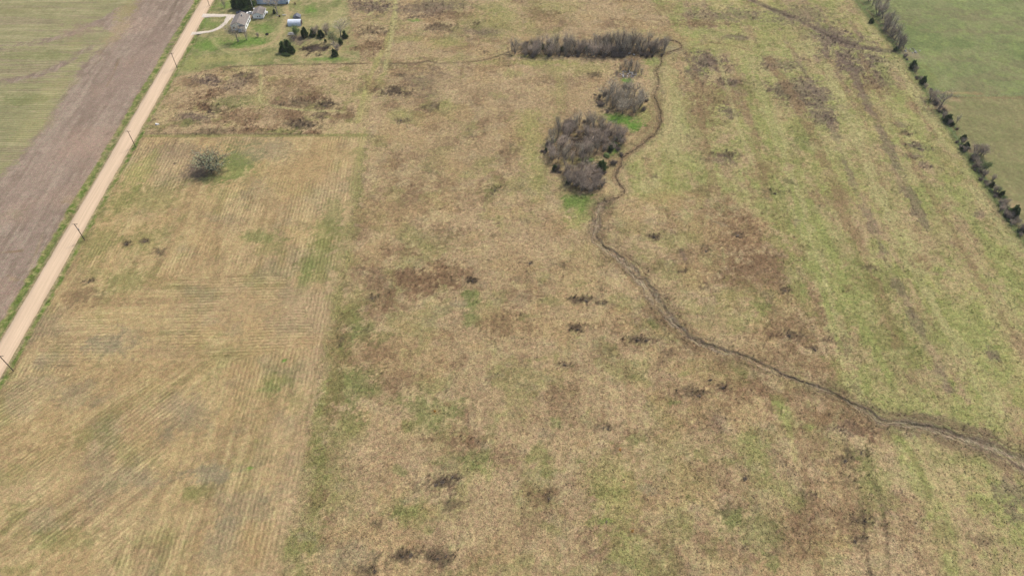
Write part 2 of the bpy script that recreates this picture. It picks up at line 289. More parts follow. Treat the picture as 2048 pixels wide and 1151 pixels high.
# right of the gully
for a in [(1430,460,90,50,'or_',.45),(1470,470,70,70,'rb',.5,0,.1),(1520,540,110,80,'rb',.60,0,.15),(1400,510,60,60,'bn',.35),(1350,480,50,20,'lg',.35),(1480,600,90,34,'yg',.55),(1440,640,50,20,'tan',.5),(1500,640,44,20,'lg',.35),
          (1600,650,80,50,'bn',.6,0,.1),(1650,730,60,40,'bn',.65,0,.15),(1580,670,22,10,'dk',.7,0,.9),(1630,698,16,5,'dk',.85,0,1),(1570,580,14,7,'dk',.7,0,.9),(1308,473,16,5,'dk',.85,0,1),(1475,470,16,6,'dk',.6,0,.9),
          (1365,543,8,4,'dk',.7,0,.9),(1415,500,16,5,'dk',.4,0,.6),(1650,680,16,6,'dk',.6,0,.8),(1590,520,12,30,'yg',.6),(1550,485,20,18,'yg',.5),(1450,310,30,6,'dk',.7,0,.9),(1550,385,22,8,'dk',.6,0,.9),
          (1530,350,26,20,'bn',.5,0,.3),(1410,125,34,16,'pu',.75,0,.7),(1390,150,20,20,'pu',.6,0,.6),(1460,165,36,8,'pu',.75,0,.9),(1420,190,60,26,'bn',.6,0,.4),(1400,230,34,34,'rb',.5,0,.4),(1460,225,16,14,'pu',.65,0,.8),
          (1495,175,22,14,'ol',.6,0,.4),(1400,290,30,40,'bn',.4),(1430,320,34,10,'pu',.5,0,.6),(1340,200,30,34,'yg',.6),(1350,270,50,40,'yl',.5),(1380,330,40,30,'lg',.5),(1310,390,50,20,'yg',.6),(1330,340,40,30,'yg',.5),
          (1340,400,60,14,'or_',.5),(1560,130,40,14,'pu',.5,0,.6),(1600,180,50,20,'pu',.6,0,.6),(1640,200,34,30,'pu',.5,0,.5),(1650,240,34,20,'pu',.6,0,.6),(1600,260,40,20,'ol',.5,0,.4),(1620,290,34,20,'gr',.5),
          (1570,190,34,20,'dk',.4,0,.6),(1700,110,60,20,'pu',.7,0,.6),(1720,135,50,20,'pu',.75,0,.7),(1680,80,50,14,'pu',.7,0,.6),(1745,170,40,24,'bn',.6,0,.4),(1760,160,26,16,'pu',.5,0,.4),(1740,220,40,30,'bn',.45,0,.2),
          (1640,60,40,18,'pu',.55,0,.5),(1600,30,60,16,'pu',.5,0,.5),(1450,30,60,14,'pu',.5,0,.5),(1400,48,60,8,'rb',.6,0,.4),(1330,15,30,14,'bn',.5),(1560,70,60,14,'yg',.4),(1480,75,24,6,'pu',.6,0,.6),(1420,90,60,10,'yg',.6),
          (1340,80,40,6,'or_',.5),(1800,250,14,10,'pu',.7,0,.7),(1812,265,10,6,'dk',.7,0,.8),(1838,295,22,8,'pu',.8,-20,.8),(1825,312,14,6,'pu',.7,0,.7),(1850,328,14,8,'pu',.6,0,.6),(1790,130,30,14,'yl',.5),(1740,330,30,20,'bn',.4),
          (1660,350,60,30,'yg',.5),(1680,400,60,26,'bn',.4),(1720,440,60,40,'pk',.5),(1700,500,60,30,'pk',.4),(1650,480,50,60,'lg',.6),(1690,580,60,50,'lg',.65),(1760,560,60,30,'ol',.6,0,.1),(1730,620,60,40,'lg',.5),
          (1780,680,70,30,'ol',.6,0,.1),(1820,740,90,50,'ol',.55,0,.2),(1850,760,40,30,'pk',.5),(1900,730,50,40,'pk',.5),(1850,660,60,50,'gr',.3),(1930,640,60,60,'lg',.4),(1990,600,40,60,'yl',.4),(1840,400,60,40,'lg',.35),
          (1900,480,60,50,'tan',.35),(1940,560,50,40,'pk',.4),(1970,700,50,60,'lg',.35),(1700,760,40,50,'lg',.6),(1780,810,60,20,'lg',.5),(1990,830,60,30,'lg',.5),
          (1580,800,60,20,'rb',.6,25,.2),(1500,770,60,20,'rb',.55,25,.15),(1660,830,90,30,'bn',.75,20,.2),(1720,850,50,30,'bn',.7,0,.4),(1700,860,40,16,'pu',.6,0,.7),(1560,810,16,26,'lg',.75),(1580,830,10,30,'lg',.5),
          (1620,870,30,80,'bn',.4),(1720,905,20,16,'dk',.5,0,.8),(1690,920,16,10,'dk',.6,0,.8),(1710,960,34,20,'dk',.45,0,.7),(1700,1040,60,60,'bn',.5,0,.1),(1730,1040,26,10,'dk',.7,0,.9),(1710,1080,20,9,'dk',.8,0,1),
          (1620,990,16,12,'dk',.7,0,.8),(1650,1060,26,40,'bn',.5,0,.3),(1600,1090,34,30,'rb',.5,0,.2),(1760,980,40,60,'lg',.4),(1830,960,60,40,'yl',.4),(1900,1000,60,50,'st',.5),(1960,1060,60,60,'pk',.5),(1940,920,60,16,'lg',.4),
          (2020,980,30,20,'pu',.5,0,.6),(2030,1030,16,14,'pu',.5,0,.5),(2010,925,30,10,'pk',.4),(1970,1080,26,10,'dk',.4,0,.6),(1500,900,50,40,'lg',.45),(1510,1060,50,50,'gr',.45),(1560,980,40,30,'lg',.4),(1480,980,40,30,'bn',.4),
          (1490,955,8,6,'dk',.7,0,.9),(1550,1010,30,20,'pk',.4),(1430,900,40,60,'tan',.4),(1400,820,50,50,'bn',.35),(1850,1080,40,50,'bn',.3),(1890,1060,30,20,'ol',.5),(1740,940,20,60,'ol',.5),
          (1780,220,30,30,'yl',.5),(1560,400,20,60,'lg',.5),(1530,260,16,60,'lg',.55),(1590,560,20,70,'lg',.45)]: splat(*a)
for pts, wd, key, s_, b_ in [
    ([(1500,120),(1540,230),(1575,330),(1610,450),(1650,580),(1690,720),(1720,800)], 5, 'yl', .75, 0), ([(1512,150),(1560,290),(1600,430),(1640,560),(1680,700)], 2.2, 'lg', .8, 0),
    ([(1540,120),(1590,200),(1640,300),(1680,400),(1720,500),(1780,640),(1830,760)], 4.5, 'bn', .6, .3), ([(1590,110),(1650,220),(1690,330),(1740,440),(1790,560),(1850,680),(1900,780)], 3.2, 'pu', .5, .3),
    ([(1650,130),(1690,220),(1730,320),(1780,430),(1840,560),(1920,700),(2000,820)], 5.5, 'yl', .75, 0), ([(1690,110),(1730,200),(1760,260),(1800,350),(1850,450)], 4.5, 'pu', .6, .5),
    ([(1720,110),(1770,210),(1820,310),(1880,420),(1960,560),(2050,700)], 3, 'bn', .5, .2), ([(1760,130),(1810,220),(1870,320),(1940,430),(2050,600)], 4.5, 'lg', .6, 0),
    ([(1790,120),(1850,220),(1910,320),(1990,440),(2050,530)], 3.5, 'yl', .7, 0), ([(1620,400),(1670,520),(1730,660),(1790,780)], 3.0, 'lg', .8, 0), ([(1700,480),(1750,580),(1820,700)], 3, 'ol', .6, 0),
    ([(1380,110),(1400,200),(1415,300),(1425,380)], 3.5, 'bn', .45, .2), ([(1470,120),(1495,220),(1520,320),(1540,400)], 3, 'bn', .4, .1), ([(1340,140),(1350,240),(1330,330),(1290,380)], 6, 'yl', .6, 0),
    ([(1860,1000),(1830,920),(1790,860)], 2.2, 'ol', .7, 0), ([(1740,1150),(1720,1000),(1690,880)], 1.4, 'dk', .6, .4), ([(1780,1150),(1765,1020),(1730,900)], 1.2, 'dk', .5, .3), ([(1640,1150),(1620,1000),(1600,880)], 1.6, 'bn', .6, .2),
    ([(1550,790),(1575,850),(1590,920)], 1.6, 'lg', .7, 0), ([(1250,600),(1253,720),(1258,860),(1265,1000)], 1.2, 'bn', .4, 0), ([(1200,640),(1205,760),(1207,850)], .9, 'bn', .5, .2), ([(1095,870),(1098,940),(1100,1000)], 1.1, 'dk', .4, .2),
    ([(1330,640),(1420,720),(1520,770),(1640,830),(1740,870)], 5, 'rb', .5, .1)]:
    stroke(pts, wd, key, s_, jag=.9, fade=.55, seed=int(pts[0][0]))
stroke([(1316,190),(1312,215),(1312,245),(1296,268),(1268,292),(1244,310),(1228,332),(1222,350)], 6.5, 'bn', .65, jag=.5, fade=.15)
stroke([(1340,105),(1328,125),(1330,160),(1334,200),(1336,250),(1322,280),(1296,300),(1268,320)], 4, 'st', .45, jag=.5, fade=.2)
stroke([(1232,395),(1205,406),(1196,430),(1192,455),(1192,475)], 5, 'pu', .35, jag=.5, fade=.3)
stroke([(712,290),(700,400),(672,540),(645,690),(618,800),(590,930),(560,1060),(535,1160)], 5, 'pk', .5, jag=.5, fade=.4, seed=3)
stroke([(722,300),(700,450),(680,560),(668,680),(650,800),(630,920),(600,1060),(590,1160)], 7, 'ol', .45, jag=.8, fade=.6, seed=4)
stroke([(690,640),(670,760),(655,860)], 6, 'rb', .4, jag=.8, fade=.6, seed=5)
stroke([(1730,815),(1790,842),(1860,852),(1930,872),(2000,900),(2070,935)], 9, 'pu', .55, jag=.7, fade=.4, seed=6)
stroke([(1190,470),(1230,515),(1290,575),(1345,650),(1400,690)], 7, 'bn', .5, jag=.7, fade=.4, seed=7)
# far bands beyond the thicket
stroke([(1485,-10),(1530,12),(1580,32),(1620,50),(1660,72),(1700,88),(1750,98),(1800,103)], 5, 'pu', .75, fade=.3, z=-.3)
stroke([(1485,-10),(1530,12),(1580,32),(1620,50),(1660,72),(1700,88),(1750,98)], 1.6, 'dk', .7, fade=.4, z=-.3)
stroke([(1430,100),(1450,160),(1470,230),(1490,290),(1505,330)], 1.8, 'yl', .6, fade=.3)
stroke([(1375,100),(1420,85),(1490,98),(1540,118)], 2, 'bn', .5)
# low plants and matted hollows: many small irregular patches where the ground is wetter or drier
prg = random.Random(2024)
for k_ in range(150):
    px = prg.uniform(560, 1700); py = 290+prg.random()**.8*860
    if px < 735-.2*(py-290)+20: continue
    key = prg.choice(['rb', 'bn', 'ol', 'gr', 'st', 'pk', 'gy', 'or_', 'ol', 'dk']); splat(px, py, prg.uniform(5, 30)*(py+500)/1300, prg.uniform(3, 14)*(py+500)/1300, key, prg.uniform(.25, .6), prg.uniform(-30, 30), .25 if key == 'dk' else 0, rag=.9)
for k_ in range(110):
    px = prg.uniform(1320, 2048); py = prg.uniform(10, 900)
    if px > 1705+.729*py-30: continue
    key = prg.choice(['bn', 'pk', 'ol', 'lg', 'yl', 'yl', 'pu', 'tan', 'dk']); splat(px, py, prg.uniform(4, 18)*(py+500)/1000, prg.uniform(5, 22)*(py+400)/1000, key, prg.uniform(.3, .65), prg.uniform(-15, 5), .3 if key in ('pu', 'dk') else 0, rag=.9)
for k_ in range(60):
    px = prg.uniform(10, 640); py = prg.uniform(300, 1140)
    key = prg.choice(['st', 'pk', 'gy', 'ol', 'bn', 'or_', 'tan']); splat(px, py, prg.uniform(8, 34), prg.uniform(4, 18), key, prg.uniform(.2, .45), prg.uniform(-30, 30), rag=.8)
# stubble field
for a in [(355,300,60,20,'pu',.35),(345,325,34,22,'pk',.5),(350,327,6,3,'dk',.8,0,.8),(470,325,44,34,'gr',.85),(430,355,40,9,'gr',.7),(455,345,50,14,'lg',.5),(390,345,26,14,'pu',.5),(540,300,60,24,'gy',.5),(520,390,50,30,'gy',.4),
          (620,330,60,40,'or_',.4),(560,400,60,34,'or_',.45),(660,390,40,60,'pk',.35),(280,340,30,34,'yg',.6),(240,400,34,34,'ol',.6),(300,400,60,30,'ol',.45),(200,480,40,40,'ol',.5),(290,480,44,24,'ol',.5),(250,560,50,26,'ol',.5),
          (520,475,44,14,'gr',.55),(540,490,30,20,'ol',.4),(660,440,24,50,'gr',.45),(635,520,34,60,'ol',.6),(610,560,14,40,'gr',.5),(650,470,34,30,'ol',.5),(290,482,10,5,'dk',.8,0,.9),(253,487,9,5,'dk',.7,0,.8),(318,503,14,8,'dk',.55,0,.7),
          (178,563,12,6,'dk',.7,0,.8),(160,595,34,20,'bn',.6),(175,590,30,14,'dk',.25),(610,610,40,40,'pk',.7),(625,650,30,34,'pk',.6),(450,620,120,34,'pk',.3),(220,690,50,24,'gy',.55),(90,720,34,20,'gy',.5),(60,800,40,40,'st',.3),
          (545,775,22,18,'gr',.6),(560,760,34,12,'ol',.5),(180,870,44,30,'ol',.4),(150,790,40,34,'gy',.4),(110,850,60,40,'or_',.3),(600,800,24,26,'ol',.4),(270,960,60,30,'gy',.4),(420,945,44,20,'gy',.75),(390,985,30,14,'ol',.5),
          (380,830,50,40,'gy',.35),(590,1000,30,80,'pk',.5),(540,900,34,60,'pk',.4),(440,1080,30,60,'gy',.4),(130,1080,60,26,'ol',.4),(20,950,30,30,'ol',.4),(30,1140,40,14,'ol',.4),(300,1040,60,40,'st',.35),(330,700,60,20,'tan',.4),
          (100,960,80,40,'st',.3),(500,1100,30,60,'or_',.4),(510,850,24,30,'or_',.5),(480,740,40,16,'or_',.5),(620,680,30,14,'or_',.5),(500,935,6,3,'br',.8),(568,720,5,3,'br',.8),(98,607,5,4,'br',.9),(650,740,14,30,'pk',.5),
          (610,740,20,70,'pk',.35)]: splat(*a, rag=.45)
stroke([(490,352),(478,356),(470,362)], .8, 'st', .9); stroke([(500,343),(492,346)], .8, 'st', .9)
for k in range(16):                                     # worn cracks and wash lines in the ploughed ground
    pass
stroke([(355,0),(340,35),(325,60),(310,78),(290,92)], 1.2, 'dk', .55, fade=.6, z=-.1)
stroke([(238,120),(225,150),(212,175)], .9, 'bn', .7); stroke([(0,505),(20,503),(45,501)], .9, 'bn', .7); stroke([(0,520),(14,515)], .9, 'dk', .5)
stroke([(85,470),(60,540)], .8, 'st', .3)
for a in [(170,290,60,40,lin((166,142,127)),.4),(80,350,60,40,lin((160,140,126)),.5),(240,60,20,40,'st',.35),(250,20,20,20,lin((150,140,95)),.6),(300,100,30,60,lin((148,128,116)),.5),(160,60,40,16,lin((150,130,112)),.6),
          (230,180,40,60,lin((150,130,118)),.5),(60,110,90,8,lin((124,128,82)),.4),(50,200,60,12,lin((112,120,72)),.5),(30,20,60,10,lin((140,134,96)),.5),(150,90,20,12,'yl',.3),(110,180,30,30,'yl',.3),(70,250,30,30,'yl',.3)]: splat(*a)
# hedge strip: rank green grass and leaf litter
hs = np.exp(-((X-hx-2.0-(n4-.5)*3)/3.2)**2)*(Y > 120)*(Y < 450); col = mixc(col, lin((92,108,64)), hs*.8)
hs = np.exp(-((X-hx-3.4-(n10-.5)*4)/1.5)**2)*(n4b > .47)*(Y < 450); col = mixc(col, 'bn', hs*.45)
for a in [(1880,213,26,6,'pk',.6),(1905,200,20,6,'pk',.5),(2030,410,16,10,'pk',.5),(1830,110,12,8,'gy',.8),(1815,105,14,6,'gy',.7),(1905,186,70,3,'or_',.5),(1980,195,100,3,'bn',.4),(1860,150,10,30,'ol',.4)]: splat(*a)
# litter below the woods
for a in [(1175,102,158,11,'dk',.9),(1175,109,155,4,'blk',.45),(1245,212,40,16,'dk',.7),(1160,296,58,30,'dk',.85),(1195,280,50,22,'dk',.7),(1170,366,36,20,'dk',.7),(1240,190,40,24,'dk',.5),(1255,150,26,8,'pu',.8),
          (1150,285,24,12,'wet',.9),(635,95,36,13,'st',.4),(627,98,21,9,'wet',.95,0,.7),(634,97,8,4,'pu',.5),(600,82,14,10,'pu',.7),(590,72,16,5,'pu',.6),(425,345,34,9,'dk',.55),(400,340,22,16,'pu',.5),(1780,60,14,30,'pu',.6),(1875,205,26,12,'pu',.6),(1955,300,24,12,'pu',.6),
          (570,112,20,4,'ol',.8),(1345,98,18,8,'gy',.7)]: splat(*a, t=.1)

# fine variation of the sward itself: pale and dark tussocks
col *= (1+(rnd-.5)*.26*rgh+(n15-.5)*.26*rgh+(n4-.5)*.22+(fbm(U/1.3, Y/5.5, 881, 2)-.5)*.20*rgh)[..., None]
col = np.clip(col, .02, .75)

# --- relief
amp = np.where(ramp > 0, .05, .13)*rgh
zz += (n15-.5)*amp*2.2+(rnd-.5)*amp*.45+(n4-.5)*amp*1.6+(n25-.5)*.3
zz += brush*.08*(rnd+n15)
wgt = ss(rw+3.2, rw+.4, dr); zz = zz*(1-wgt)-.10*wgt
wgt = np.exp(-((dr-rw-2.4)/1.1)**2); zz -= .35*wgt

# ------------------------------------------------------------------ gully
GUL = [(1325,79,.8),(1350,82,1.0),(1364,92,1.2),(1360,98,1.2),(1340,103,1.0),(1324,112,.9),(1322,125,1.0),(1312,142,1.0),(1316,155,1.2),(1316,175,1.2),(1308,190,1.4),(1314,205,1.4),(1321,225,1.6),(1319,250,1.5),(1305,272,1.3),(1280,290,1.1),
       (1262,304,.9),(1246,314,.9),(1240,330,1.1),(1233,343,1.6),(1231,352,1.4),(1240,368,1.3),(1247,381,1.3),(1243,391,1.5),(1225,399,2.0),(1205,410,2.6),(1196,430,3.0),(1190,455,3.0),(1189,473,2.8),(1202,490,3.0),(1230,511,3.4),
       (1262,538,3.8),(1290,568,4.2),(1312,600,4.0),(1340,637,3.8),(1370,665,3.2),(1402,686,2.6),(1440,700,2.4),(1490,712,2.2),(1540,738,2.4),(1580,753,2.2),(1630,772,2.2),(1680,794,2.2),(1730,820,2.4),(1770,842,3.0),
       (1830,850,3.2),(1880,862,3.6),(1950,885,4.2),(2000,905,4.6),(2050,930,5.0),(2120,965,5.0),(2260,1030,5.0)]
gp = smooth_path(GUL, 10)
# resample evenly
gx = np.array([p[0] for p in gp]); gy = np.array([p[1] for p in gp]); gw = np.array([p[2] for p in gp])
s = np.concatenate([[0], np.cumsum(np.hypot(np.diff(gx), np.diff(gy)))])
S = np.arange(0, s[-1], .45); gx = np.interp(S, s, gx); gy = np.interp(S, s, gy); gw = np.interp(S, s, gw)
off = (fbm(S/5, S*0+3, 51, 3)-.5)*1.6+(fbm(S/1.6, S*0, 53, 2)-.5)*.7
tx = np.gradient(gx); ty = np.gradient(gy); tl = np.hypot(tx, ty); tx /= tl; ty /= tl
gx = gx-ty*off; gy = gy+tx*off
gw = np.where(gw > 2.3, gw*1.12, gw); gd = .22+.10*np.clip(gw, 0, 3)*(.6+.8*fbm(S/7, S*0+4, 59, 2))
hw = np.maximum(gw*.5*(1+(fbm(S/3, S*0+9, 57, 3)-.5)*1.5)*np.where(gw < 1.7, .75, 1), .32)
cols_ = [(-1, -3), (-1, -2), (-1, -1)]+[(c, 0) for c in np.linspace(-1, 1, 11)]+[(1, 1), (1, 2), (1, 3)]
NC = len(cols_)
def bilg(a, x, y):
    i = np.clip(np.searchsorted(xs, x), 0, nx-1); j = np.clip(np.searchsorted(ys, y), 0, ny-1); return a[j, i]
gv = np.zeros((len(S), NC, 3)); gc = np.zeros((len(S), NC, 3))
for j, (c, e_) in enumerate(cols_):
    a = abs(c)
    jit = (vn(S*2.1, np.full_like(S, j*3.7), 61)-.5)
    o = c*hw*.92+np.sign(e_)*{0: 0, 1: .30, 2: 1.1, 3: 1.9}[abs(e_)]+jit*.3*np.minimum(hw, 1.2)
    x_ = gx-ty*o; y_ = gy+tx*o
    gv[:, j, 0] = x_; gv[:, j, 1] = y_
    gnd = bilg(col, x_, y_)
    if e_:
        gv[:, j, 2] = {1: .0, 2: .02, 3: -.2}[abs(e_)]+jit*.12*(abs(e_) < 3)
        lipc = mixc(gnd*(.85 if abs(e_) == 1 else .97), lin((128,112,86)), ss(.35, .6, fbm(S/4, S*0+e_, 93, 3))*{1: .8, 2: .5, 3: .1}[abs(e_)])
        gc[:, j] = lipc*(1+jit*.3)[:, None]
        continue
    gv[:, j, 2] = -gd*(.12+.88*ss(1.05, .35, np.full_like(S, a)+(fbm(S/2.5, S*0+np.sign(c)*7, 83, 2)-.5)*.9))+jit*.26*(a < .9)
    c1 = mixc(np.broadcast_to(lin((160,144,121)), (len(S), 3)).copy(), lin((118,103,84)), np.clip((vn(S*1.3, np.full_like(S, j*2.2), 63)-.35)*2.0, 0, 1))
    th = np.abs(c-.5*np.sin(S/6.0+np.sin(S/17.)*2)-(.5*(fbm(S/4, S*0, 67, 2)-.5)))
    c1 = mixc(c1, lin((80,69,57)), ss(.30, .05, th)*.8)
    c1 = mixc(c1, lin((104,89,70)), ss(2.6, 1.5, gw)*.75)
    c1 = mixc(c1, gnd, ss(.44, .60, fbm(S/3.5, S*0+c*2, 87, 3))*.6)
    gc[:, j] = mixc(c1, lin((108,92,74)), np.full(len(S), .6 if a > .7 else 0.))
# carve the ground under the gully
pts = list(zip(gx[::6], gy[::6])); gwi = gw[::6]
mnx, mxx = gx.min()-6, 330; sl = (slice(*np.searchsorted(ys, (gy.min()-6, gy.max()+6))), slice(*np.searchsorted(xs, (mnx, mxx))))
gdist = np.full(X[sl].shape, 99.); gww = np.zeros(X[sl].shape)
xs_sl = X[sl]; ys_sl = Y[sl]
for k in range(0, len(pts), 1):
    px_, py_ = pts[k]
    a0, a1 = np.searchsorted(xs_sl[0], (px_-7, px_+7)); b0, b1 = np.searchsorted(ys_sl[:, 0], (py_-7, py_+7))
    if a1 <= a0 or b1 <= b0: continue
    q = (slice(b0, b1), slice(a0, a1)); d = np.hypot(xs_sl[q]-px_, ys_sl[q]-py_)
    hk = hw[::6][k]; m = d-hk < gdist[q]; gdist[q] = np.where(m, d-hk, gdist[q]); gww[q] = np.where(m, gwi[k], gww[q])
z_ = zz[sl]; t = ss(.9, -.1, gdist-.2)
z_ = np.where(gdist < .25, -1.6, np.minimum(z_, 0.0)*(1-ss(3, 1, gdist))+z_*ss(3, 1, gdist)*0+z_*(1-ss(3, 1, gdist))*0+np.where(gdist < 2.2, np.minimum(z_, -.03), z_)*ss(3, 1, gdist)*1.0) if False else np.where(gdist < .45, -1.3, np.where(gdist < 2.2, np.minimum(z_, -.04), z_))
zz[sl] = z_
wgt = ss(1.6, .2, gdist+(n15[sl]-.5)*1.4)*.55; col[sl] = mixc(col[sl], 'bn', wgt*(gww > 2.0)+.5*wgt*(gww <= 2.0))
fr = ss(6.0, .3, gdist+(n4[sl]-.5)*6+(n15[sl]-.5)*2)*.65*(gww > 2.0); col[sl] = mixc(col[sl], lin((116,98,76)), fr*ss(.42, .58, n10[sl]*.5+n25[sl]*.5+.05)); brush[sl] = np.maximum(brush[sl], fr*.5*(gdist > .6))
# mown track on the left/right bank of the upper gully
wgt = ss(5.5, 1.5, gdist+(n4[sl]-.5)*3)*ss(1, 2, gdist)*.5*(ys_sl > 225); col[sl] = mixc(col[sl], lin((150,142,102)), wgt)
tl_ = tall[sl]; tl_[gdist < .15] = 0; zt = zz.copy(); zt[sl] = np.where(gdist < 2.2, .04, zt[sl])
zz[(np.abs(X) > 337) | (Y > 437) | (Y < 50)] = 0

# ------------------------------------------------------------------ node materials
def new_mat(name):
    m = bpy.data.materials.new(name); m.use_nodes = True
    return m, m.node_tree, m.node_tree.nodes['Principled BSDF']
def N(t, ty, **kw):
    n = t.nodes.new(ty)
    for k, v in kw.items(): setattr(n, k, v)
    return n
def mathn(t, op, a, b=None):
    n = N(t, 'ShaderNodeMath', operation=op)
    for i, q in enumerate((a, b)):
        if q is None: continue
        if isinstance(q, (int, float)): n.inputs[i].default_value = q
        else: t.links.new(q, n.inputs[i])
    return n.outputs[0]
def maprange(t, v, a, b, c, d):
    n = N(t, 'ShaderNodeMapRange'); t.links.new(v, n.inputs[0])
    for i, q in enumerate((a, b, c, d)): n.inputs[i+1].default_value = q
    return n.outputs[0]
def noise(t, vec, scale, detail=3, rough=.6, dist=0):
    n = N(t, 'ShaderNodeTexNoise'); n.inputs['Scale'].default_value = scale; n.inputs['Detail'].default_value = detail
    n.inputs['Roughness'].default_value = rough; n.inputs['Distortion'].default_value = dist
    t.links.new(vec, n.inputs['Vector']); return n.outputs['Fac']
def scaled(t, vec, s, rot=0):
    n = N(t, 'ShaderNodeMapping'); n.inputs['Scale'].default_value = s; n.inputs['Rotation'].default_value = (0, 0, rot)
    t.links.new(vec, n.inputs['Vector']); return n.outputs[0]
def mulcol(t, colr, fac):
    n = N(t, 'ShaderNodeVectorMath', operation='SCALE'); t.links.new(colr, n.inputs[0]); t.links.new(fac, n.inputs['Scale']); return n.outputs[0]
def ground_mat(name, bump=.5, fine=.5, grain=2.2, rowp=1.45, bdist=.25, streak=(1, 1, 1)):
    m, t, b = new_mat(name)
    b.inputs['Roughness'].default_value = .95; b.inputs['Specular IOR Level'].default_value = .1
    a = N(t, 'ShaderNodeAttribute', attribute_name='col').outputs['Color']
    r = N(t, 'ShaderNodeAttribute', attribute_name='row').outputs['Fac']
    ra = N(t, 'ShaderNodeAttribute', attribute_name='rowamp').outputs['Fac']
    o = N(t, 'ShaderNodeTexCoord').outputs['Object']
    v = scaled(t, o, streak)
    n1 = noise(t, v, grain, 3, .7, .4); n2 = noise(t, v, grain*.32, 2, .6, .6)
    wob = noise(t, o, .25, 2)
    ph = mathn(t, 'ADD', mathn(t, 'MULTIPLY', r, 2*math.pi/rowp), mathn(t, 'MULTIPLY', wob, 5.0))
    sn = mathn(t, 'SINE', ph)
    br_ = maprange(t, noise(t, o, .45, 3, .7), .35, .62, 0, 1.6)
    rows = mathn(t, 'MULTIPLY', mathn(t, 'MULTIPLY', sn, ra), br_)
    g = maprange(t, n1, .3, .7, 1-fine*.6, 1+fine*.6)
    g2 = maprange(t, n2, .3, .7, 1-fine*.3, 1+fine*.3)
    f = mathn(t, 'MULTIPLY', mathn(t, 'MULTIPLY', g, g2), mathn(t, 'ADD', rows, 1.0))
    cc = mulcol(t, a, f)
    # hue drift between straw and green within a metre or so
    mx = N(t, 'ShaderNodeMix', data_type='RGBA', blend_type='MULTIPLY'); mx.inputs[0].default_value = 1
    cr = N(t, 'ShaderNodeValToRGB'); cr.color_ramp.elements[0].position = .35; cr.color_ramp.elements[1].position = .66
    cr.color_ramp.elements[0].color = (1.06, .98, .95, 1); cr.color_ramp.elements[1].color = (.94, 1.03, .88, 1)
    t.links.new(noise(t, o, .7, 3, .7), cr.inputs[0]); t.links.new(cc, mx.inputs[6]); t.links.new(cr.outputs[0], mx.inputs[7])
    t.links.new(mx.outputs[2], b.inputs['Base Color'])
    bp = N(t, 'ShaderNodeBump'); bp.inputs['Strength'].default_value = bump; bp.inputs['Distance'].default_value = bdist
    hh = mathn(t, 'ADD', mathn(t, 'ADD', n1, mathn(t, 'MULTIPLY', n2, .8)), mathn(t, 'MULTIPLY', rows, 1.2))
    t.links.new(hh, bp.inputs['Height']); t.links.new(bp.outputs[0], b.inputs['Normal'])
    return m
def simple_mat(name, rgb, rough=.8, var=.15, scale=2.0, metal=0, bump=0, raw=False, spec=.3, stretch=(1, 1, 1)):
    m, t, b = new_mat(name)
    c = np.array(rgb, float) if raw else lin(rgb)
    b.inputs['Roughness'].default_value = rough; b.inputs['Metallic'].default_value = metal; b.inputs['Specular IOR Level'].default_value = spec
    o = scaled(t, N(t, 'ShaderNodeTexCoord').outputs['Object'], stretch)
    n = noise(t, o, scale, 4, .65)
    cr = N(t, 'ShaderNodeValToRGB'); cr.color_ramp.elements[0].position = .3; cr.color_ramp.elements[1].position = .7
    cr.color_ramp.elements[0].color = (*np.clip(c*(1-var), 0, 1), 1); cr.color_ramp.elements[1].color = (*np.clip(c*(1+var), 0, 1), 1)
    t.links.new(n, cr.inputs[0]); t.links.new(cr.outputs[0], b.inputs['Base Color'])
    if bump:
        bp = N(t, 'ShaderNodeBump'); bp.inputs['Strength'].default_value = bump; bp.inputs['Distance'].default_value = .1
        t.links.new(n, bp.inputs['Height']); t.links.new(bp.outputs[0], b.inputs['Normal'])
    return m
def leaf_mat(name, rgb1, rgb2, scale=1.2, per_obj=.28, soft=.6):
    m, t, b = new_mat(name); b.inputs['Roughness'].default_value = .85; b.inputs['Specular IOR Level'].default_value = .15
    g = N(t, 'ShaderNodeNewGeometry'); oi = N(t, 'ShaderNodeObjectInfo')
    o = N(t, 'ShaderNodeTexCoord').outputs['Object']
    n = noise(t, o, scale, 2, .6)
    cr = N(t, 'ShaderNodeValToRGB'); cr.color_ramp.elements[0].position = .3; cr.color_ramp.elements[1].position = .7
    cr.color_ramp.elements[0].color = (*rgb1, 1); cr.color_ramp.elements[1].color = (*rgb2, 1)
    mixv = mathn(t, 'ADD', mathn(t, 'MULTIPLY', n, .6), mathn(t, 'MULTIPLY', g.outputs['Random Per Island'], .4))
    t.links.new(mixv, cr.inputs[0])
    f = maprange(t, oi.outputs['Random'], 0, 1, 1-per_obj, 1+per_obj)
    t.links.new(mulcol(t, cr.outputs[0], f), b.inputs['Base Color'])
    if soft: soft_normal(t, b, soft)
    return m
def soft_normal(t, b, k=.45):
    g = N(t, 'ShaderNodeNewGeometry'); sc_n = N(t, 'ShaderNodeVectorMath', operation='SCALE'); t.links.new(g.outputs['Normal'], sc_n.inputs[0]); sc_n.inputs['Scale'].default_value = k
    ad = N(t, 'ShaderNodeVectorMath', operation='ADD'); t.links.new(sc_n.outputs[0], ad.inputs[0]); ad.inputs[1].default_value = (0, 0, 1-k*.5)
    nn = N(t, 'ShaderNodeVectorMath', operation='NORMALIZE'); t.links.new(ad.outputs[0], nn.inputs[0]); t.links.new(nn.outputs[0], b.inputs['Normal'])
